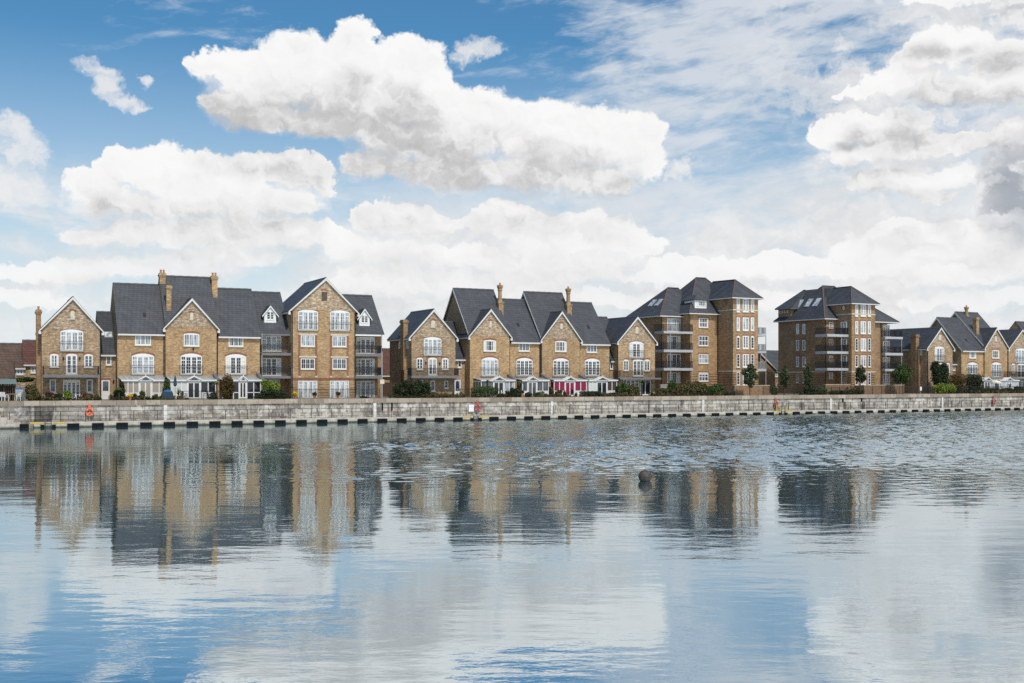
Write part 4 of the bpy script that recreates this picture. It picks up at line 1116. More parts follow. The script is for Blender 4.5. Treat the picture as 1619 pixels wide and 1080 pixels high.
# ---------------------------------------------------------------- plants
def leaves(mb, rg, lobes, n, size, inner=.45):
    vol = [a[1][0]*a[1][1]*a[1][2] for a in lobes]; tot = sum(v**.67 for v in vol)
    for (c, r), vv in zip(lobes, vol):
        for _ in range(int(n*(vv**.67)/tot)):
            while True:
                d = Vector((rg.uniform(-1, 1), rg.uniform(-1, 1), rg.uniform(-1, 1)))
                if .01 < d.length < 1: break
            d = d.normalized()*(inner+(1-inner)*rg.random()**.6)*(1.0 if rg.random() < .9 else rg.uniform(1.0, 1.35))
            p = Vector((c[0]+d.x*r[0], c[1]+d.y*r[1], c[2]+d.z*r[2]))
            s = size*rg.uniform(.6, 1.3)
            a = Vector((rg.gauss(0, 1), rg.gauss(0, 1), rg.gauss(0, .7))).normalized()
            b = a.cross(Vector((rg.gauss(0, 1), rg.gauss(0, 1), rg.gauss(0, 1)))).normalized()
            a *= s; b *= s*.55
            mb.add([tuple(p-a), tuple(p-b), tuple(p+a), tuple(p+b)], [(0, 1, 2, 3)])

def plant_site(px, pyt, v):
    S = Site(px, v); k = S.o.y/FOC
    return S, k, max(.25, S.Z(px, pyt))

PG = 'shrubs and hedges in the gardens'
def shrub(label, px, pyt, wpx, v, leaf_, name='shrub', shape='round', n=None, size=.125, lift=0.0, stems=True, cat='shrub', depth=None):
    rg = random.Random(int(px*13+pyt))
    S, k, h = plant_site(px, pyt, v); w = wpx*k
    r = thing(name, label, cat, S.o, S.th, PG)
    dp = depth or min(w*.45, 1.6)
    lobes = []
    if shape == 'square':
        nx = max(2, int(w/.55))
        for i in range(nx):
            for z in (.25, .7): lobes.append(((-w/2+w*(i+.5)/nx, 0, h*z+rg.uniform(-.04, .04)), (w/nx*.72, dp*.6, h*.3)))
    elif shape == 'cone':
        for i in range(6): f = i/6; lobes.append(((rg.uniform(-.05, .05), 0, h*(.12+f*.8)), (w/2*(1-f*.85), dp*(1-f*.8), h*.16)))
    elif shape == 'mound':
        nx = max(3, int(w/.8))
        for i in range(nx):
            f = (i+.5)/nx*2-1; hh = h*(.62+.38*math.sqrt(max(0, 1-f*f)))*rg.uniform(.86, 1.0)
            lobes.append(((f*w/2*.9, rg.uniform(-.25, .25)*dp, hh*.5), (w/nx*.85, dp*.7, hh*.5)))
            if rg.random() < .6: lobes.append(((f*w/2*.9+rg.uniform(-.3, .3), rg.uniform(-.4, .2)*dp, hh*.8), (w/nx*.4, dp*.3, hh*.22)))
    else:
        m = max(4, min(9, int(w*3)))
        lobes.append(((0, 0, lift+(h-lift)*.48), (w*.33, dp*.8, (h-lift)*.42)))
        if not lift:
            for i in range(3): lobes.append(((rg.uniform(-.32, .32)*w, rg.uniform(-.3, .1)*dp, h*.2), (w*.24, dp*.5, h*.22)))
        for i in range(m):
            a = rg.uniform(0, 6.28); q = rg.uniform(.2, .34)
            lobes.append((((w/2-w*q*.5)*.9*math.cos(a), dp*.5*math.sin(a), lift+(h-lift)*rg.uniform(.2, .84)), (w*q*.62, dp*q*1.2, (h-lift)*q*.75)))
    mb = MB(); leaves(mb, rg, lobes, int((n or 260+w*h*420)*1.7), size)
    mb.build('foliage', leaf_, r)
    if stems:
        sb = MB()
        for i in range(4): x = rg.uniform(-.25, .25)*w*.5; sb.tube([(x*.4, 0, 0), (x*.7, rg.uniform(-.1, .1), h*.3), (x, 0, h*.65)], [.035, .028, .012], 5)
        sb.build('stem', 'bark', r)
    return r

def tree(label, px, pyt, pyb, wpx, v, leaf_, n=2200, size=.13, trunk=.08, slim=False, name='tree'):
    rg = random.Random(int(px*7+pyt))
    S, k, h = plant_site(px, pyt, v); w = wpx*k; zb = S.Z(px, pyb)
    r = thing(name, label, 'tree', S.o, S.th, 'young trees in front of the towers')
    tb = MB(); top = zb+(h-zb)*.75
    tb.tube([(0, 0, -.05), (.02, 0, zb*.5), (-.02, .02, zb), (.03, 0, top)], [trunk, trunk*.85, trunk*.7, trunk*.25], 8)
    lobes = []
    m = 16 if not slim else 11
    for i in range(m):
        f = (i+.5)/m; z = zb+(h-zb)*(.06+.88*f)
        prof = math.sin(math.pi*min(1, (f*.82+.16)))**.7
        a = i*2.4+rg.uniform(-.4, .4); q = w/2*prof
        e_ = rg.uniform(.35, .85); c = (q*e_*math.cos(a), q*e_*math.sin(a), z+rg.uniform(-.1, .1))
        rr = q*rg.uniform(.26, .56)+.07
        lobes.append((c, (rr, rr, rr*rg.uniform(.7, 1.1) if not slim else rr*1.4)))
        if i % 2 == 0: tb.tube([(0, 0, zb+(z-zb)*.55), (c[0]*.6, c[1]*.6, z-.05), c], [trunk*.4, trunk*.25, trunk*.1], 5)
    tb.build('trunk', 'bark', r)
    mb = MB(); leaves(mb, rg, lobes, n, size, .3); mb.build('crown', leaf_, r)
    return r

def palm(label, px, pyt, pyb, v, spread=1.0, leaf_='leaf_green', n=20):
    rg = random.Random(int(px*3))
    S, k, h = plant_site(px, pyt, v); zc = S.Z(px, pyb)
    r = thing('palm', label, 'palm', S.o, S.th, 'small garden palms')
    MB().tube([(0, 0, -.02), (.03, 0, zc*.5), (0, 0, zc)], [.10, .085, .075], 8).build('trunk', 'bark', r)
    mb = MB()
    for i in range(n):
        a = i*2.4; e = rg.uniform(.15, 1.25); L = spread*rg.uniform(.75, 1.1)
        prev = None
        for s in range(6):
            t = s/5; d = L*t; x = d*math.cos(e)*math.cos(a); y = d*math.cos(e)*math.sin(a); z = zc+d*math.sin(e)-.55*L*t*t
            wv = .09*math.sin(math.pi*min(1, t*.9+.08))+.004
            q = (Vector((x-math.sin(a)*wv, y+math.cos(a)*wv, z)), Vector((x+math.sin(a)*wv, y-math.cos(a)*wv, z+.02)))
            if prev: mb.add([prev[0], prev[1], q[1], q[0]], [(0, 1, 2, 3)])
            prev = q
    mb.build('frond', leaf_, r)
    return r

def flowerpot(label, px, v, leaf_, h=.35, top=.45, material='clay', size=.09, spiky=False):
    S = Site(px, v); rg = random.Random(int(px*11))
    r = thing('plant_pot', label, 'plant pot', S.o, S.th, 'potted plants on the quay')
    MB().lathe([(.13, 0), (.2, h), (.23, h), (.23, h+.05), (.18, h+.05)], 12).build('pot', material, r)
    mb = MB()
    if spiky:
        for i in range(40):
            a = rg.uniform(0, 6.28); t = rg.uniform(.1, .7); L = top*rg.uniform(.7, 1.2)
            p = Vector((0, 0, h)); q = p+Vector((math.cos(a)*math.sin(t)*L, math.sin(a)*math.sin(t)*L, math.cos(t)*L)); w = Vector((-math.sin(a), math.cos(a), 0))*.03
            mb.add([tuple(p-w), tuple(p+w), tuple(q)], [(0, 1, 2)])
    else: leaves(mb, rg, [((0, 0, h+top*.5), (.3, .3, top*.55))], 220, size, .2)
    mb.build('foliage', leaf_, r)

V = 3.6
shrub('dark bramble bush beside the white garden chairs at far left', 52, 604, 24, V, 'leaf_olive')
shrub('green creeper spilling over the garden shelter roof', 36, 597, 40, 12, 'leaf_green', name='creeper', lift=2.0, shape='round', cat='creeper')
shrub('straggly brown plant under the first window of the far left gable', 78, 617, 17, V, 'leaf_bronze', size=.08)
shrub('low dark plant beside the straggly brown one', 93, 621, 15, V, 'leaf_dark', size=.08)
shrub('lime green rounded bush in front of the patio doors', 108.5, 616, 15, V, 'leaf_lime')
shrub('straggly bronze plant below the right ground window of the far left gable', 137, 620, 20, V, 'leaf_bronze', size=.08)
shrub('low grey green plant left of the white side door', 152, 623, 12, V, 'leaf_olive', size=.08)
shrub('dark shrub under the lime topiary ball', 187, 612, 22, V, 'leaf_dark')
shrub('clipped lime topiary ball rising above the dark shrub', 188.5, 614, 9, V-.7, 'leaf_lime', name='topiary', lift=1.15, n=700, size=.06)
shrub('dark climber at the left corner of the beige conservatory', 194, 600, 9, 5.6, 'leaf_dark', name='climber', cat='climber')
shrub('low dark plants in front of the beige blinds', 209, 622, 16, V, 'leaf_dark', size=.08)
shrub('small leafy bush by the beige conservatory door', 225, 618, 11, V, 'leaf_green', size=.08)
shrub('small bush right of the beige conservatory door', 246, 622, 10, V, 'leaf_olive', size=.08)
shrub('conical dark evergreen between the beige and white conservatories', 264, 594, 17, 4.6, 'leaf_green', name='conifer', shape='cone', n=1900, cat='conifer')
flowerpot('clay pot of spiky grass beside the folded teal parasol', 283, V, 'leaf_green', .4, 1.1, spiky=True)
flowerpot('clay pot of rusty grass left of the black garden rail', 288.5, V, 'leaf_rust', .3, .6, spiky=True)
flowerpot('pot of yellow flowers below the beige blinds', 206, 2.6, 'yellow_petal', .3, .35)
palm('small palm left of the tall rust-tinted bush', 343, 599, 608, 4.6, .75)
shrub('grey green plant at the foot of the small palm', 340, 619, 14, V, 'leaf_dark', size=.09)
shrub('tall rust-tinted bush hiding half a conservatory', 362, 590, 27, 4.0, 'leaf_rust', n=2600)
shrub('lime green dome-shaped bush by the apartment block', 428, 601, 31, 5.0, 'leaf_lime', lift=.7, n=1500)
shrub('dark clipped hedge below the lime dome bush', 432, 616, 36, V, 'leaf_dark', name='hedge', shape='square')
flowerpot('pot of yellow flowers left of the apartment block patio doors', 467, 5.0, 'yellow_petal', .3, .5)
flowerpot('dark potted bush right of the first apartment patio doors', 498, 5.0, 'leaf_dark', .3, .45)
flowerpot('pot of orange and green flowers at the second apartment patio doors', 535, 4.0, 'leaf_rust', .3, .5)
shrub('low plants along the right balcony wing patio', 575, 626, 20, 5.5, 'leaf_dark', size=.08)
shrub('big spreading dark bush against the bare flank of the detached gable', 653, 599, 58, 4.4, 'leaf_dark', shape='mound', n=3800, size=.12)
shrub('low clipped hedge under the detached gable balcony', 711, 623, 34, 4.2, 'leaf_green', name='hedge', shape='square', size=.07)
shrub('wiry bronze plant beside the big dark bush', 686, 619, 12, 4.0, 'leaf_bronze', size=.08, n=120)
shrub('square clipped hedge in front of a conservatory', 767, 610.5, 42, 3.6, 'leaf_green', name='hedge', shape='square', n=2600, size=.08)
palm('palm behind the square clipped hedge', 771, 598, 604, 5.4, .7)
palm('palm between the grey-blind conservatory and the dark bush', 824, 600, 606, 5.0, .8)
shrub('dark rounded bush beside the clay pot', 817, 612, 22, V, 'leaf_dark')
shrub('very dark garden bush left of the rounded one', 803, 617, 12, V, 'leaf_dark', size=.08)
flowerpot('large clay pot under the rounded dark bush', 826, 3.0, 'leaf_dark', .5, .35)
shrub('small dark plant under the grey blinds', 834, 620, 10, V, 'leaf_dark', size=.08)
shrub('low leafy plants under the right grey blinds', 852, 619, 18, V, 'leaf_green', size=.08)
shrub('tall grassy plant left of the magenta blinds', 873, 612, 10, 4.4, 'leaf_olive')
shrub('green leafy plant in front of the first magenta blind', 884, 616, 13, 3.4, 'leaf_green')
shrub('reddish leafy plant in front of the magenta door', 893, 617, 7, 3.0, 'leaf_rust', size=.08)
shrub('long low dark hedge right of the magenta conservatory', 934, 618, 34, V, 'leaf_dark', name='hedge', shape='square', size=.09)
shrub('flowering bush before the brown conservatory panes', 967, 620, 16, V, 'leaf_bronze', size=.07)
shrub('tall green bush left of the brown balcony', 987, 604, 24, 4.2, 'leaf_green', shape='mound', n=1900)
shrub('yellowish tall bush under the brown balcony', 1002, 607, 17, 3.8, 'leaf_olive', shape='mound', n=1200)
palm('small spreading palm against the glazed doors under the brown balcony', 1015, 602, 606, 5.0, .8)
shrub('olive grassy shrub below the first stacked balcony', 1049, 612, 22, V, 'leaf_olive')
shrub('bright green bush under the stacked balconies', 1063, 600, 15, 5.2, 'leaf_green', shape='mound')
shrub('dark red shrub between two green bushes', 1068, 616, 18, 3.0, 'leaf_bronze')
shrub('large domed bush with a rusty side in front of the stepped tower', 1098, 602, 52, 4.4, 'leaf_olive', shape='mound', n=3400, size=.12)
shrub('pale leaved bush right of the large domed bush', 1131, 606, 30, 4.0, 'leaf_green', shape='mound', n=1900, size=.13)
shrub('small dark bush in the gap between the towers', 1224, 609, 14, 8.0, 'leaf_green')
tree('young tree with dense oval crown before the tower with the white dormer', 1186, 573, 610, 25, 3.4, 'leaf_tree', 2600)
tree('slim columnar tree at the left corner of the skylight tower', 1241, 577, 613, 14, 4.2, 'leaf_tree', 1700, .12, .06, True)
tree('narrow wispy tree on the flank of the skylight tower', 1277, 571, 613, 12, 5.2, 'leaf_tree', 1300, .12, .05, True)
tree('small dark round tree before the skylight tower windows', 1361, 577, 604, 20, 3.6, 'leaf_dark', 1700)
tree('bushy bright green tree beside the low brick terrace wall', 1428, 574, 606, 32, 4.0, 'leaf_green', 3200, .14)
shrub('dark clipped hedge under the skylight tower flank', 1282, 611, 22, 4.6, 'leaf_dark', name='hedge', shape='square', size=.1)
shrub('green rounded hedge right of the dark clipped one', 1300, 613, 16, 4.2, 'leaf_green', name='hedge', shape='square', size=.1)
shrub('low dark planting below the stacked balconies of the skylight tower', 1325, 617, 34, 4.0, 'leaf_dark', shape='mound', size=.1)
shrub('grey green grassy shrub left of the small dark round tree', 1353, 613, 26, 4.4, 'leaf_olive', shape='mound', size=.1)
shrub('big dark evergreen hiding the right gable ground floor', 1486, 571, 36, 6.4, 'leaf_dark', name='evergreen', n=3600, size=.15, lift=.6, cat='evergreen')
shrub('yellow green domed shrub in front of the big evergreen', 1494, 605, 44, 4.0, 'leaf_lime', shape='mound', n=2400, size=.12)
shrub('brown-tinged tall hedge right of the big evergreen', 1514, 591, 28, 6.0, 'leaf_rust', name='hedge', shape='square', n=2200, size=.12)
shrub('dark tall clipped hedge hiding a conservatory', 1540, 591, 34, 5.8, 'leaf_dark', name='hedge', shape='square', n=2600, size=.12)
shrub('low dark shrubs in front of the small far conservatory', 1566, 612, 28, 4.2, 'leaf_olive', shape='mound', size=.1)
shrub('low green shrubs in front of the far right conservatory', 1592, 613, 22, 4.4, 'leaf_dark', shape='mound', size=.1)
palm('small palm in front of the far right conservatory', 1597, 605, 610, 4.8, .8)
shrub('dark bush at the right edge of the gardens', 1612, 610, 20, 4.6, 'leaf_dark')

# low garden planting that nobody could count, along the back of the coping
def ground_cover(spans, v, leaf_, seed, hmax):
    rg = random.Random(seed); mb = MB()
    for p0, p1 in spans:
        u = along(p0, v); u1 = along(p1, v)
        while u < u1:
            p, t = quay(u, v+rg.uniform(-.5, .6), QT); h = hmax*rg.uniform(.35, 1.0); w = rg.uniform(.18, .42)
            leaves(mb, rg, [((p.x, p.y, QT+h*.45), (w, w, h*.55))], int(60+90*h), .085, .2)
            u += rg.uniform(.2, .55)
    o = mb.build('ground_cover', leaf_); o['kind'] = 'stuff'
ground_cover(((62, 100), (118, 160), (176, 222), (232, 262), (330, 350), (405, 458), (618, 735), (788, 868), (912, 975), (1030, 1160), (1268, 1366), (1500, 1619)), 3.2, 'leaf_dark', 5, .75)
ground_cover(((70, 95), (128, 155), (196, 262), (276, 300), (680, 735), (850, 905), (955, 1010), (1036, 1100), (1130, 1160), (1540, 1619)), 2.8, 'leaf_olive', 9, .6)
ground_cover(((200, 216), (676, 692), (790, 800), (868, 900), (960, 975), (1040, 1080)), 2.7, 'leaf_bronze', 3, .5)

# ---------------------------------------------------------------- fences and garden things
def fence(label, px0, px1, v, h, material='black_metal', gap=.13, post=1.9, name='garden_railing', solid=False):
    u0, u1 = along(px0, v), along(px1, v); p0, t0 = quay((u0+u1)/2, v, QT); c, s = math.cos(t0), math.sin(t0)
    r = thing(name, label, 'railing' if not solid else 'fence', p0, t0, 'railings and fences along the gardens')
    def L(u, z):
        p, _t = quay(u, v, QT+z); q = p-p0; return Vector((q.x*c+q.y*s, -q.x*s+q.y*c, z))
    n = max(1, round((u1-u0)/post))
    pk = MB(); rl = MB()
    for i in range(n+1):
        u = u0+(u1-u0)*i/n; MB().bar(L(u, 0), L(u, h+.06), .07).build('post', material, r)
        if i == n: break
        w = u0+(u1-u0)*(i+1)/n
        for z in (.12, h-.04): rl.bar(L(u, z), L(w, z), .04)
        m = int((w-u)/gap)
        for k in range(1, m): q = u+(w-u)*k/m; pk.bar(L(q, .1), L(q, h), .022 if not solid else gap*.96, .022)
    rl.build('rail', material, r); pk.build('picket' if not solid else 'boarding', material, r)
fence('black garden rail in front of the white-panelled conservatory', 286, 351, 2.3, 1.0, gap=.16)
fence('black railing in front of the gabled apartment block', 448, 600, 5.8, 1.15, gap=.14)
fence('black railing behind the low hedge by the detached gable', 728, 746, 4.6, 1.1, gap=.14)
fence('dark brown railing across the gap between the towers', 1207, 1272, 5.0, 1.25, 'brown_metal', gap=.12)
fence('dark brown railing under the skylight tower balconies', 1302, 1366, 5.0, 1.2, 'brown_metal', gap=.12)
fence('dark railing in front of the low terrace wall and round tree', 1366, 1476, 3.2, 1.25, 'brown_metal', gap=.14)
fence('dark railing along the far right gardens', 1502, 1640, 3.2, 1.15, 'black_metal', gap=.14)
fence('dark timber board fence left of the detached gable', 603, 640, 12, 1.9, 'timber_fence', gap=.16, name='board_fence', solid=True)

def chair(label, px, v, turn, material='white_paint'):
    S = Site(px, v, turn)
    r = thing('garden_chair', label, 'chair', S.o, S.th, 'garden chairs on the quay')
    for x in (-.24, .24):
        for y, h in ((-.22, .62), (.24, .86)): MB().bar((x, y, 0), (x, y*.95, h), .045).build('leg', material, r)
        MB().bar((x, -.24, .63), (x, .24, .66), .05).build('arm', material, r)
    b = MB()
    for i in range(5): b.box(-.25, .25, -.23+i*.095, -.15+i*.095, .42, .445)
    b.build('seat', material, r)
    b = MB()
    for i in range(5): b.box(-.22+i*.095, -.15+i*.095, .22, .25, .46, .9)
    b.box(-.25, .25, .215, .255, .86, .94).build('backrest', material, r)
def table(label, px, v, material='wood_pale', name='garden_table'):
    S = Site(px, v); r = thing(name, label, 'table', S.o, S.th)
    MB().lathe([(.55, .70), (.58, .72), (.58, .74), (.55, .75)], 20).build('tabletop', material, r)
    for a in (.8, 2.4, 3.9, 5.5): MB().bar((.42*math.cos(a), .42*math.sin(a), 0), (.3*math.cos(a), .3*math.sin(a), .70), .05).build('leg', material, r)
chair('white garden chair at the far left edge', 4, 3.0, .6); chair('white garden chair left of the round table', 8.5, 2.5, 2.2)
chair('white garden chair right of the round table', 28, 2.8, -1.2); chair('pale green garden chair beside the dark bramble bush', 35.5, 3.2, -2.2, 'cloth_green')
table('round pale garden table among white chairs at far left', 19.5, 2.8)
chair('dark metal chair in front of the white-panelled conservatory', 292, 4.0, 1.8, 'black_metal'); chair('dark metal chair behind the black garden rail', 325, 3.2, -1.5, 'black_metal')
chair('white chair below the square hedge conservatory', 796, 3.0, 1.0); chair('dark chair by the magenta door', 903, 3.2, -1.4, 'black_metal')
# garden shelter
S = Site(10, 4.0)
G = thing('garden_shelter', 'open garden shelter with sloping grey green roof at far left', 'shelter', S.o, S.th)
a, b = S.X(-14), S.X(27)
for x in (a+.2, (a+b)/2, b-.4):
    for y in (.1, 3.2): MB().bar((x, y, 0), (x, y, 1.85+.12*y), .1).build('post', 'wood_dark', G)
MB().prism([(-.3, 1.80), (-.3, 1.88), (3.6, 2.36), (3.6, 2.28)], a, b, 'x').build('roof', 'cloth_green', G)
pn = MB()
for i in range(14): pn.box(a+(b-a)*i/14, a+(b-a)*(i+.9)/14, 3.25, 3.3, 0, 2.1)
pn.build('back_panel', 'wood_dark', G)
def parasol(label, px, pyt, v, material, shut=True, w=1.2):
    S = Site(px, v); h = S.Z(px, pyt)
    r = thing('parasol', label, 'parasol', S.o, S.th, 'garden parasols')
    MB().tube([(0, 0, 0), (0, 0, h)], .03, 8).build('pole', 'wood_pale', r)
    MB().lathe([(.28, 0), (.28, .06), (.08, .12)], 12).build('base', 'grey_render', r)
    if shut:
        m = MB(); pr = [(.05, .55*h), (.16, .6*h), (.15, .7*h), (.10, .88*h), (.03, h), (.01, h+.04)]
        n = 16; vs = []
        for rr, z in pr: vs += [(rr*(1+.25*(k % 2))*math.cos(2*math.pi*k/n), rr*(1+.25*(k % 2))*math.sin(2*math.pi*k/n), z) for k in range(n)]
        m.add(vs, [(i*n+k, i*n+(k+1) % n, (i+1)*n+(k+1) % n, (i+1)*n+k) for i in range(len(pr)-1) for k in range(n)])
        m.build('canopy', material, r)
    else:
        n = 8; m = MB()
        ring = [(w*math.cos(2*math.pi*k/n), w*math.sin(2*math.pi*k/n), h-.45) for k in range(n)]; low = [(x, y, z-.18) for x, y, z in ring]; inn = [(x*.97, y*.97, z-.02) for x, y, z in ring]
        m.add(ring+low+[(0, 0, h)]+inn+[(0, 0, h-.04)], [(k, (k+1) % n, 2*n) for k in range(n)]+[(k, k+n, (k+1) % n+n, (k+1) % n) for k in range(n)]+[(2*n+1+(k+1) % n, 2*n+1+k, 3*n+1) for k in range(n)])
        m.build('canopy', material, r)
parasol('folded dark teal parasol left of the black garden rail', 277.5, 594, 4.2, 'cloth_teal')
parasol('folded navy parasol beside the detached gable side door', 724, 602, 5.6, 'cloth_navy')
parasol('open cream parasol between the two far right conservatories', 1575.5, 600.5, 5.2, 'cloth_cream', False, .95)
# covered barbecue
S = Site(265, 3.2); r = thing('covered_barbecue', 'garden barbecue under a blue and black cover', 'barbecue', S.o, S.th)
MB().prism([(-.62, .1), (.62, .1), (.6, .75), (.45, .95), (-.3, 1.0), (-.58, .8)], -.3, .3).build('cover', 'cloth_teal', r)
MB().prism([(-.35, .90), (.5, .86), (.5, .98), (.1, 1.12), (-.3, 1.06)], -.33, .33).build('lid_cover', 'cloth_blue', r)
for x in (-.5, .5): MB().tube([(x, -.28, .1), (x, .28, .1)], .1, 10).build('wheel', 'rubber', r)
S = Site(31, 3.8); r = thing('storage_box', 'grey garden box with a blue lid beside the chairs', 'box', S.o, S.th)
MB().box(-.4, .4, -.3, .3, 0, 1.25).build('body', 'grey_metal', r); MB().prism([(-.44, 1.25), (.44, 1.25), (.4, 1.38), (-.4, 1.4)], -.34, .34).build('lid', 'cloth_blue', r)
# sign on a post at the quay edge
S = Site(604.5, 1.3); r = thing('sign_post', 'grey post with a small pale sign beside the apartment block', 'sign', S.o, S.th)
MB().tube([(0, 0, 0), (0, 0, S.Z(604.5, 556))], .06, 8).build('post', 'grey_metal', r)
MB().box(-.26, .26, -.1, -.06, S.Z(604, 607), S.Z(604, 600)).build('plate', 'cream_stone', r)
S = Site(1456, 3.0); r = thing('notice_post', 'small white notice on the railing right of the bushy tree', 'notice', S.o, S.th)
MB().bar((0, 0, 0), (0, 0, 1.2), .06).build('post', 'grey_metal', r); MB().box(-.2, .2, -.07, -.035, .55, 1.15).build('plate', 'white_paint', r)
# mooring buoy on the open water
r = thing('mooring_buoy', 'round rust brown mooring buoy floating alone on the water', 'buoy', ((1020.5-810)/FOC*56.6, 56.6, 0))
m, k, b_ = mat('buoy_rust', .75, .25)
co = k.add('ShaderNodeTexCoord').outputs['Object']
n_ = k.noise(co, 5.0, 6, .7).outputs[0]
k.l.new(k.ramp(n_, [(.35, (.045, .043, .04)), (.55, (.075, .065, .056)), (.72, (.15, .14, .13))]), b_.inputs['Base Color'])
MB().ball((0, 0, .23), .345, .90, 24, 16).build('float', 'buoy_rust', r, True)
MB().tube([(-.05, 0, .52), (-.04, 0, .56), (.04, 0, .56), (.05, 0, .52)], .014, 6).build('mooring_eye', 'black_metal', r)
MB().lathe([(.347, -.012), (.351, 0), (.347, .012)], 24, (0, 0, .23)).build('seam', 'wood_dark', r)
# ---------------------------------------------------------------- water
m, k, b = mat('dock_water', .05, .5)
b.inputs['Base Color'].default_value = (.012, .055, .07, 1)
b.inputs['IOR'].default_value = 1.9
co = k.add('ShaderNodeTexCoord').outputs['Object']
sx = k.add('ShaderNodeSeparateXYZ', {0: co}); X, Y = sx.outputs[0], sx.outputs[1]
wob = k.noise(k.scale(co, (.02, .05, 1)), 1.0, 3).outputs[0]
wobv = k.math('MULTIPLY', k.math('SUBTRACT', wob, .5), 24.0)
# the breeze ruffles the far right of the dock; the near and left water lies calmer
gx = k.rng(k.math('ADD', X, wobv), -26, 26, 0, 1, True)
gy = k.math('POWER', k.rng(k.math('ADD', Y, wobv), 44, 80, 0, 1), 1.6)
wind = k.math('MULTIPLY', gx, gy)
w1 = k.noise(k.scale(co, (.95, 1.7, 1)), 1.0, 4, .5).outputs[0]
w2 = k.noise(k.scale(co, (1.6, 3.6, 1)), 1.0, 3, .6).outputs[0]
w3 = k.noise(k.scale(co, (.22, .5, 1)), 1.0, 2, .5).outputs[0]
w4 = k.noise(k.scale(co, (2.0, .95, 1)), 1.0, 2, .6).outputs[0]
w5 = k.noise(k.scale(co, (.85, .17, 1)), 1.0, 2, .6).outputs[0]
lull = k.rng(k.noise(k.scale(co, (.03, .09, 1)), 1.0, 3).outputs[0], .35, .65, .45, 1.25)
calm = k.math('ADD', k.math('MULTIPLY', w1, .0068), k.math('ADD', k.math('MULTIPLY', w2, .0022), k.math('MULTIPLY', w3, .018)))
ruf = k.math('ADD', k.math('MULTIPLY', w5, .03), k.math('MULTIPLY', w4, .09))
hgt = k.math('ADD', k.math('MULTIPLY', calm, lull), k.math('MULTIPLY', ruf, wind))
bp = k.add('ShaderNodeBump', {'Height': hgt, 'Strength': 1.0, 'Distance': 1.0})
t_ = m.node_tree; out = [n for n in t_.nodes if n.type == 'OUTPUT_MATERIAL'][0]
b.inputs['Specular IOR Level'].default_value = 0.0; b.inputs['Roughness'].default_value = .6
gl = k.add('ShaderNodeBsdfGlossy', {'Color': (.89, .96, .985, 1), 'Roughness': .02, 'Normal': bp.outputs[0]})
fr = k.add('ShaderNodeFresnel', {'IOR': 1.33, 'Normal': bp.outputs[0]})
mx = k.add('ShaderNodeMixShader', {0: k.rng(fr.outputs[0], .0, .40, .72, .72), 1: b.outputs[0], 2: gl.outputs[0]})
k.l.new(mx.outputs[0], out.inputs[0])
# the ruffled part of the dock is modelled wave by wave, inside one sheet that runs on flat to the horizon
import numpy as np
gx0, gx1, gy0, gy1 = -50.0, 150.0, 38.0, 200.0
nx, ny = 830, 680
xs, ys = np.linspace(gx0, gx1, nx), np.linspace(gy0, gy1, ny)
GX, GY = np.meshgrid(xs, ys)
rs = np.random.RandomState(4)
def smooth(a, lo, hi):
    t_ = np.clip((a-lo)/(hi-lo), 0, 1); return t_*t_*(3-2*t_)
patch = sum(np.sin(GX*f*math.cos(q)+GY*f*2.2*math.sin(q)+ph) for f, q, ph in zip((.05, .08, .13, .19), (.3, 1.1, 2.0, -.5), (0, 1, 4, 2)))/4
mask = smooth(GX+patch*12, -26, 22)*smooth(GY+patch*6, 46, 84)*(.85+.2*patch)
edge = smooth(np.minimum(np.minimum(GX-gx0, gx1-GX), np.minimum(GY-gy0, gy1-GY)), 0, 6)
H_ = np.zeros_like(GX); N_ = 44
for i in range(N_):
    lam = .70*(1.7/.70)**rs.rand(); q = -math.pi/2+rs.normal(0, 1.0); amp = .20*math.sqrt(2/N_)*lam/(2*math.pi)
    H_ += amp*np.sin(2*math.pi/lam*(GX*math.cos(q)+GY*math.sin(q))+rs.rand()*6.28)
H_ *= np.clip(mask, 0, 1.2)*edge
co3 = np.stack([GX, GY, H_], -1).reshape(-1, 3)
outer = np.array([(-2500, -300, 0), (2500, -300, 0), (2500, 3000, 0), (-2500, 3000, 0)], float)
n0 = nx*ny
idx = np.arange(n0).reshape(ny, nx)
quads = np.stack([idx[:-1, :-1], idx[:-1, 1:], idx[1:, 1:], idx[1:, :-1]], -1).reshape(-1, 4)
rim = [list(idx[0, :]), list(idx[:, -1]), list(idx[-1, ::-1]), list(idx[::-1, 0])]
ng = [[n0+k_, n0+(k_+1) % 4]+[int(v_) for v_ in r_[::-1]] for k_, r_ in enumerate(rim)]
me = bpy.data.meshes.new('water')
nl = len(quads)*4+sum(len(g_) for g_ in ng)
me.vertices.add(n0+4); me.vertices.foreach_set('co', np.concatenate([co3, outer]).astype(np.float32).ravel())
me.loops.add(nl); me.loops.foreach_set('vertex_index', np.concatenate([quads.ravel()]+[np.array(g_) for g_ in ng]).astype(np.int32))
st_ = np.concatenate([np.arange(len(quads))*4, len(quads)*4+np.cumsum([0]+[len(g_) for g_ in ng[:-1]])]).astype(np.int32)
me.polygons.add(len(st_)); me.polygons.foreach_set('loop_start', st_)
me.polygons.foreach_set('use_smooth', np.ones(len(st_), bool))
me.materials.append(MAT['dock_water']); me.update(calc_edges=True); me.validate()
w = bpy.data.objects.new('water', me); COL.objects.link(w); w['kind'] = 'structure'

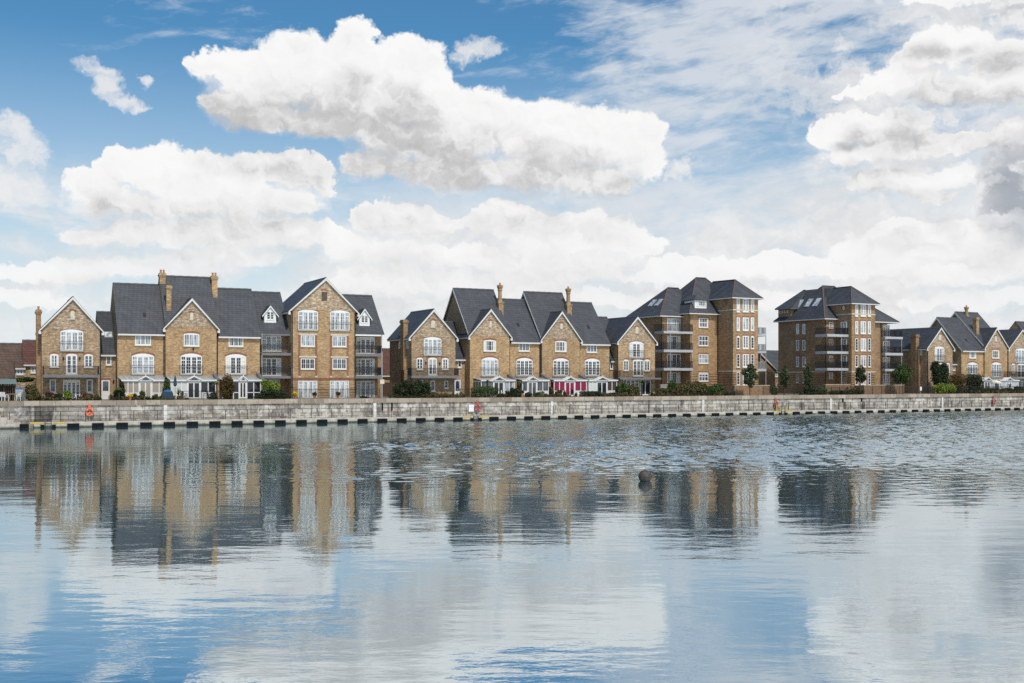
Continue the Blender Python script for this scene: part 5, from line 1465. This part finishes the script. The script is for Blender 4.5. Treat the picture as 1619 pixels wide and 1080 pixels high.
# ---------------------------------------------------------------- sky with cumulus
W = bpy.data.worlds.new('World'); SC.world = W; W.use_nodes = True
t = W.node_tree; t.nodes.clear(); k = NT(t)
SUN_DIR = Vector((.30, -.62, .90)).normalized()
el = math.asin(SUN_DIR.z); az = math.atan2(SUN_DIR.x, SUN_DIR.y)
sky = k.add('ShaderNodeTexSky', sky_type='NISHITA'); sky.sun_disc = False
sky.sun_elevation = el; sky.sun_rotation = az; sky.air_density = 1.0; sky.dust_density = .6; sky.ozone_density = 2.5

def sph(px, py):
    x, z = (px-810)/FOC, (YH-py)/FOC
    return math.atan2(x, 1), z/math.hypot(x, 1)
BL = [(340,100,42,32),(372,162,55,44),(425,178,80,36),(525,196,90,30),(620,170,90,60),(700,225,90,50),(400,125,75,58),(480,115,85,66),(562,78,42,48),(560,150,100,68),(650,115,60,55),(680,170,70,60),(640,215,95,52),(760,190,72,60),(850,215,82,62),(930,218,75,58),(1003,235,52,62),(600,262,62,28),(720,268,115,40),(860,272,120,38),(960,285,60,30),(440,190,90,26),
 (150,295,46,38),(185,268,36,34),(250,276,60,44),(320,285,60,42),(390,285,55,42),(462,275,50,38),(508,285,24,36),(200,322,95,30),(330,325,130,30),(450,322,70,28),(180,372,82,22),(290,365,110,28),(420,365,110,30),(330,402,140,22),
 (590,347,38,27),(640,350,45,36),(680,357,40,28),(724,350,26,15),(500,376,50,24),(545,392,60,28),(650,402,80,28),
 (800,352,60,38),(870,372,80,48),(950,372,70,42),(1008,388,38,32),(760,402,60,28),(880,422,130,38),(700,442,80,28),(600,442,90,24),(820,462,100,24),
 (1480,82,50,30),(1530,76,60,32),(1592,95,52,38),(1448,112,44,33),(1400,132,44,20),(1352,150,24,12),(1500,132,90,30),(1592,142,50,28),(1680,120,70,50),(1500,0,75,14),(1605,12,40,28),
 (1310,212,28,23),(1360,202,35,27),(1420,197,45,30),(1330,246,40,27),(1400,236,60,24),(1462,232,50,20),(1532,226,50,18),(1592,216,36,24),
 (1380,290,50,20),(1440,287,55,26),(1512,277,40,22),(1480,311,50,14),(1602,262,40,38),(1614,312,52,34),(1580,332,30,14),
 (1430,366,50,20),(1380,396,55,28),(1462,392,70,33),(1552,382,80,33),(1602,422,60,28),(1385,424,80,18),(1500,434,100,22),(1680,330,70,80),
 (-120,380,90,40),(620,446,130,26),(250,424,170,24),(90,434,90,20),(40,474,90,16),(1085,432,110,26),(1235,424,110,22),(1150,474,140,18),(950,474,120,18),(1560,474,130,20),(1800,250,110,60),(1760,400,120,40)]

WISP = [(148,112,30,19),(170,135,26,18),(192,155,34,13),(212,166,24,12),(236,130,12,12),(738,84,32,24),(772,78,32,15),(20,215,46,26),(35,246,44,30),(12,290,60,46),(-60,260,70,70),(1075,262,26,22),(1330,70,24,14)]

def field_group(BL, name, k_=.55):
    """height of the cumulus above its own edge, as a function of azimuth and slope"""
    g = bpy.data.node_groups.new(name, 'ShaderNodeTree')
    g.interface.new_socket('q', in_out='INPUT', socket_type='NodeSocketVector')
    g.interface.new_socket('h', in_out='OUTPUT', socket_type='NodeSocketFloat')
    gk = NT(g); gi = g.nodes.new('NodeGroupInput'); go = g.nodes.new('NodeGroupOutput')
    cur = 9.0
    for (px, py, rx, ry) in BL:
        a, e = sph(px, py); sx_, sy_ = FOC/(rx*1.06), FOC/(ry*1.06)
        v = gk.add('ShaderNodeVectorMath', {0: gi.outputs[0], 1: (sx_, sy_, 0), 2: (-a*sx_, -e*sy_, 0)}, operation='MULTIPLY_ADD').outputs[0]
        d = gk.add('ShaderNodeVectorMath', {0: v, 1: v}, operation='DOT_PRODUCT').outputs['Value']
        cur = gk.add('ShaderNodeMath', {0: cur, 1: d, 2: k_}, operation='SMOOTH_MIN').outputs[0]
    g.links.new(gk.math('SUBTRACT', 1.0, cur), go.inputs[0])
    return g
G_ = field_group(BL, 'cumulus'); GW = field_group(WISP, 'scraps')
def field(q, G=None):
    n = t.nodes.new('ShaderNodeGroup'); n.node_tree = G or G_; k.l.new(q, n.inputs[0]); return n.outputs[0]
d = k.add('ShaderNodeTexCoord').outputs['Generated']
sp = k.add('ShaderNodeSeparateXYZ', {0: d})
hyp = k.math('SQRT', k.math('ADD', k.math('MULTIPLY', sp.outputs[0], sp.outputs[0]), k.math('MULTIPLY', sp.outputs[1], sp.outputs[1])))
qa = k.math('ARCTAN2', sp.outputs[0], sp.outputs[1])
qe = k.math('DIVIDE', sp.outputs[2], k.math('MAXIMUM', hyp, .001))
q0 = k.add('ShaderNodeCombineXYZ', {0: qa, 1: qe, 2: 0.0}).outputs[0]
# billowing edges: the lookup is pushed about by three sizes of turbulence
def push(q, sc, amp, det, off):
    n = k.noise(k.add('ShaderNodeVectorMath', {0: q, 1: (off, off*.7, 0)}, operation='ADD').outputs[0], sc, det, .6).outputs[1]
    c = k.add('ShaderNodeVectorMath', {0: n, 1: (.5, .5, .5)}, operation='SUBTRACT').outputs[0]
    return k.scale(c, (amp, amp*.8, 0))
p1 = push(q0, 20, .034, 2, 3.1); p2 = push(q0, 60, .026, 3, 7.7); p3 = push(q0, 170, .010, 4, 1.3)
def add(a, b_): return k.add('ShaderNodeVectorMath', {0: a, 1: b_}, operation='ADD').outputs[0]
q1 = add(q0, add(p1, add(p2, p3)))
h0 = field(q1)
up1 = field(add(add(q0, add(p1, p2)), (.004, .014, 0)))
up2 = field(add(add(q0, p1), (.008, .042, 0)))
# relief of the billows, lit from above and slightly from the right
def relief(sc, e, det_):
    a_ = k.noise(q1, sc, det_, .5).outputs[0]
    b2 = k.noise(add(q1, (e*.5, e, 0)), sc, det_, .5).outputs[0]
    return k.math('SUBTRACT', a_, b2)
rel = k.math('ADD', k.math('MULTIPLY', relief(26, .012, 3), 1.0), k.math('MULTIPLY', relief(75, .005, 4), .7))
det = k.noise(q1, 60, 6, .65).outputs[0]
dv = k.math('MULTIPLY', k.math('SUBTRACT', det, .5), .34)
under = k.rng(k.math('SUBTRACT', up1, h0), -.05, .30, .32, 1.0)         # soft undersides, crisp tops
dens = k.rng(k.math('DIVIDE', k.math('ADD', h0, dv), under), -.02, 1.0, 0, 1, True)
t1 = k.rng(up1, -.3, 1.25, 0, 1)
t2 = k.rng(up2, -.4, 1.15, 0, 1)
tau = k.math('ADD', k.math('MULTIPLY', t1, .36), k.math('MULTIPLY', t2, .58))
soft = k.noise(k.scale(q0, (1, 1.8, 0)), 12, 4, .6).outputs[0]
tau = k.math('ADD', tau, k.math('MULTIPLY', k.math('SUBTRACT', soft, .5), .42))
tau = k.math('SUBTRACT', tau, k.math('MULTIPLY', rel, .8), clamp=True)
tau = k.math('MULTIPLY', tau, k.rng(qe, .06, .2, .5, 1))
def dark_patch(px, py, rx, ry):
    a_, e_ = sph(px, py); v = k.add('ShaderNodeVectorMath', {0: q1, 1: (FOC/rx, FOC/ry, 0), 2: (-a_*FOC/rx, -e_*FOC/ry, 0)}, operation='MULTIPLY_ADD').outputs[0]
    return k.rng(k.add('ShaderNodeVectorMath', {0: v, 1: v}, operation='DOT_PRODUCT').outputs['Value'], 0, 1, 1, 0, True)
east = k.math('MAXIMUM', dark_patch(1640, 300, 105, 100), k.math('MULTIPLY', dark_patch(1600, -10, 130, 50), .8))     # the heavy cloud at the right
ccol = k.ramp(tau, [(0, (1.0, .997, .99)), (.30, (.95, .945, .94)), (.54, (.85, .845, .84)), (.78, (.63, .63, .632)), (1, (.52, .525, .535))])
ccol = k.mix(k.math('MULTIPLY', east, k.rng(tau, -.05, .35, 0, .8)), ccol, (.30, .345, .41))
# torn scraps of thin cloud
hw = field(q1, GW)
dw = k.math('MULTIPLY', k.rng(k.math('ADD', hw, k.math('MULTIPLY', k.math('SUBTRACT', det, .5), 2.2)), .0, 1.2, 0, 1, True), .85)
# thin high streaks
def streak(rotv, sx_, sy_, off, det_):
    ca, sa = math.cos(rotv), math.sin(rotv)
    v = k.add('ShaderNodeCombineXYZ', {0: k.math('ADD', k.math('MULTIPLY', qa, ca*sx_), k.math('MULTIPLY', qe, -sa*sx_)), 1: k.math('ADD', k.math('MULTIPLY', qa, sa*sy_), k.math('MULTIPLY', qe, ca*sy_)), 2: off}).outputs[0]
    wv = k.noise(v, .8, 3).outputs[1]
    v = k.add('ShaderNodeVectorMath', {0: k.scale(wv, (1.1, 1.1, 0)), 1: v}, operation='ADD').outputs[0]
    return k.noise(v, 1.0, det_, .62).outputs[0]
ci = k.math('ADD', k.math('MULTIPLY', streak(-.16, 9, 34, 2.3, 8), .65), k.math('MULTIPLY', streak(-.05, 26, 70, 5.1, 5), .35))
cib = k.noise(k.scale(q0, (4.2, 7, 0)), 1.0, 2).outputs[0]
side_ = k.rng(qa, -.06, .12, -.45, 1, True)
cir = k.rng(k.math('ADD', ci, k.math('ADD', k.math('MULTIPLY', k.math('SUBTRACT', cib, .5), .40), k.math('MULTIPLY', side_, .15))), .48, .73, 0, .84, True)
STR = .1; g_ = 1/STR
skyc = k.mix(1.0, sky.outputs[0], (.45, .86, 1.0), 'MULTIPLY')
hz = k.math('POWER', k.rng(qe, .02, .30, 1, 0), 1.3)
c = k.mix(hz, skyc, tuple(x*g_ for x in (.74, .775, .80)))
c = k.mix(k.math('MULTIPLY', cir, k.rng(qe, .0, .12, .3, 1)), c, tuple(x*g_ for x in (.66, .695, .74)))
# low banks of layered cloud above the roofs
lo1 = k.math('ADD', k.math('MULTIPLY', streak(.0, 6, 17, 9.4, 5), .7), k.math('MULTIPLY', k.noise(q1, 18, 4, .5).outputs[0], .3))
lowm = k.math('MULTIPLY', k.rng(lo1, .40, .56, 0, 1, True), k.rng(qe, .12, .20, 1, 0, True))
lsh = k.rng(k.math('ADD', k.math('MULTIPLY', rel, .7), k.noise(k.scale(q0, (1, 2.4, 0)), 9, 3, .5).outputs[0]), .30, .66, 0, 1)
lcol = k.mix(lsh, tuple(x*g_ for x in (.68, .69, .70)), tuple(x*g_ for x in (.80, .80, .80)))
c = k.mix(k.math('MULTIPLY', lowm, .9), c, lcol)
c = k.mix(dw, c, tuple(x*g_ for x in (.80, .795, .79)))
br = k.math('ADD', k.math('MULTIPLY', k.noise(k.scale(q1, (1, 1.7, 0)), 11, 6, .6).outputs[0], .8), k.math('MULTIPLY', det, .2))
brm = k.math('MULTIPLY', k.rng(br, .45, .58, 0, 1, True), k.math('MULTIPLY', k.rng(qa, .14, .30, 0, 1, True), k.rng(qe, .29, .36, 1, .35)))
bsh = k.math('ADD', k.rng(br, .46, .72, 0, .55), k.math('MULTIPLY', rel, -1.0))
c = k.mix(k.math('MULTIPLY', brm, .85), c, k.ramp(bsh, [(0, tuple(x*g_ for x in (.82, .815, .81))), (.5, tuple(x*g_ for x in (.66, .66, .665))), (1, tuple(x*g_ for x in (.46, .465, .48)))]))
cc = k.add('ShaderNodeVectorMath', {0: ccol, 'Scale': g_*.89}, operation='SCALE').outputs[0]
fade = k.rng(qe, .05, .14, .75, 1)
c = k.mix(k.math('MULTIPLY', dens, fade), c, cc)
bg = k.add('ShaderNodeBackground', {'Color': c, 'Strength': STR})
out = t.nodes.new('ShaderNodeOutputWorld'); t.links.new(bg.outputs[0], out.inputs[0])
W.cycles.sampling_method = 'NONE'      # an even bright sky needs no importance map

# ---------------------------------------------------------------- sun, camera, picture
L = bpy.data.lights.new('sun', 'SUN'); L.energy = 2.9; L.angle = R(4); L.color = (1, .95, .87)
lo = bpy.data.objects.new('sun', L); COL.objects.link(lo)
lo.rotation_euler = (-SUN_DIR).to_track_quat('-Z', 'Y').to_euler(); lo.location = (0, 0, 60)
cam = bpy.data.cameras.new('camera'); co_ = bpy.data.objects.new('camera', cam); COL.objects.link(co_)
co_.location = (0, 0, CAMZ); co_.rotation_euler = (R(90), 0, 0)
cam.sensor_width = 36; cam.lens = 36*FOC/1619; cam.shift_y = (YH-540)/1619; cam.clip_start = .5; cam.clip_end = 9000
SC.camera = co_
SC.view_settings.view_transform = 'Standard'; SC.view_settings.look = 'None'; SC.view_settings.exposure = 0.1; SC.view_settings.gamma = 1.0
SC.cycles.use_denoising = False
SC.cycles.max_bounces = 5; SC.cycles.diffuse_bounces = 2; SC.cycles.glossy_bounces = 3; SC.cycles.transmission_bounces = 1
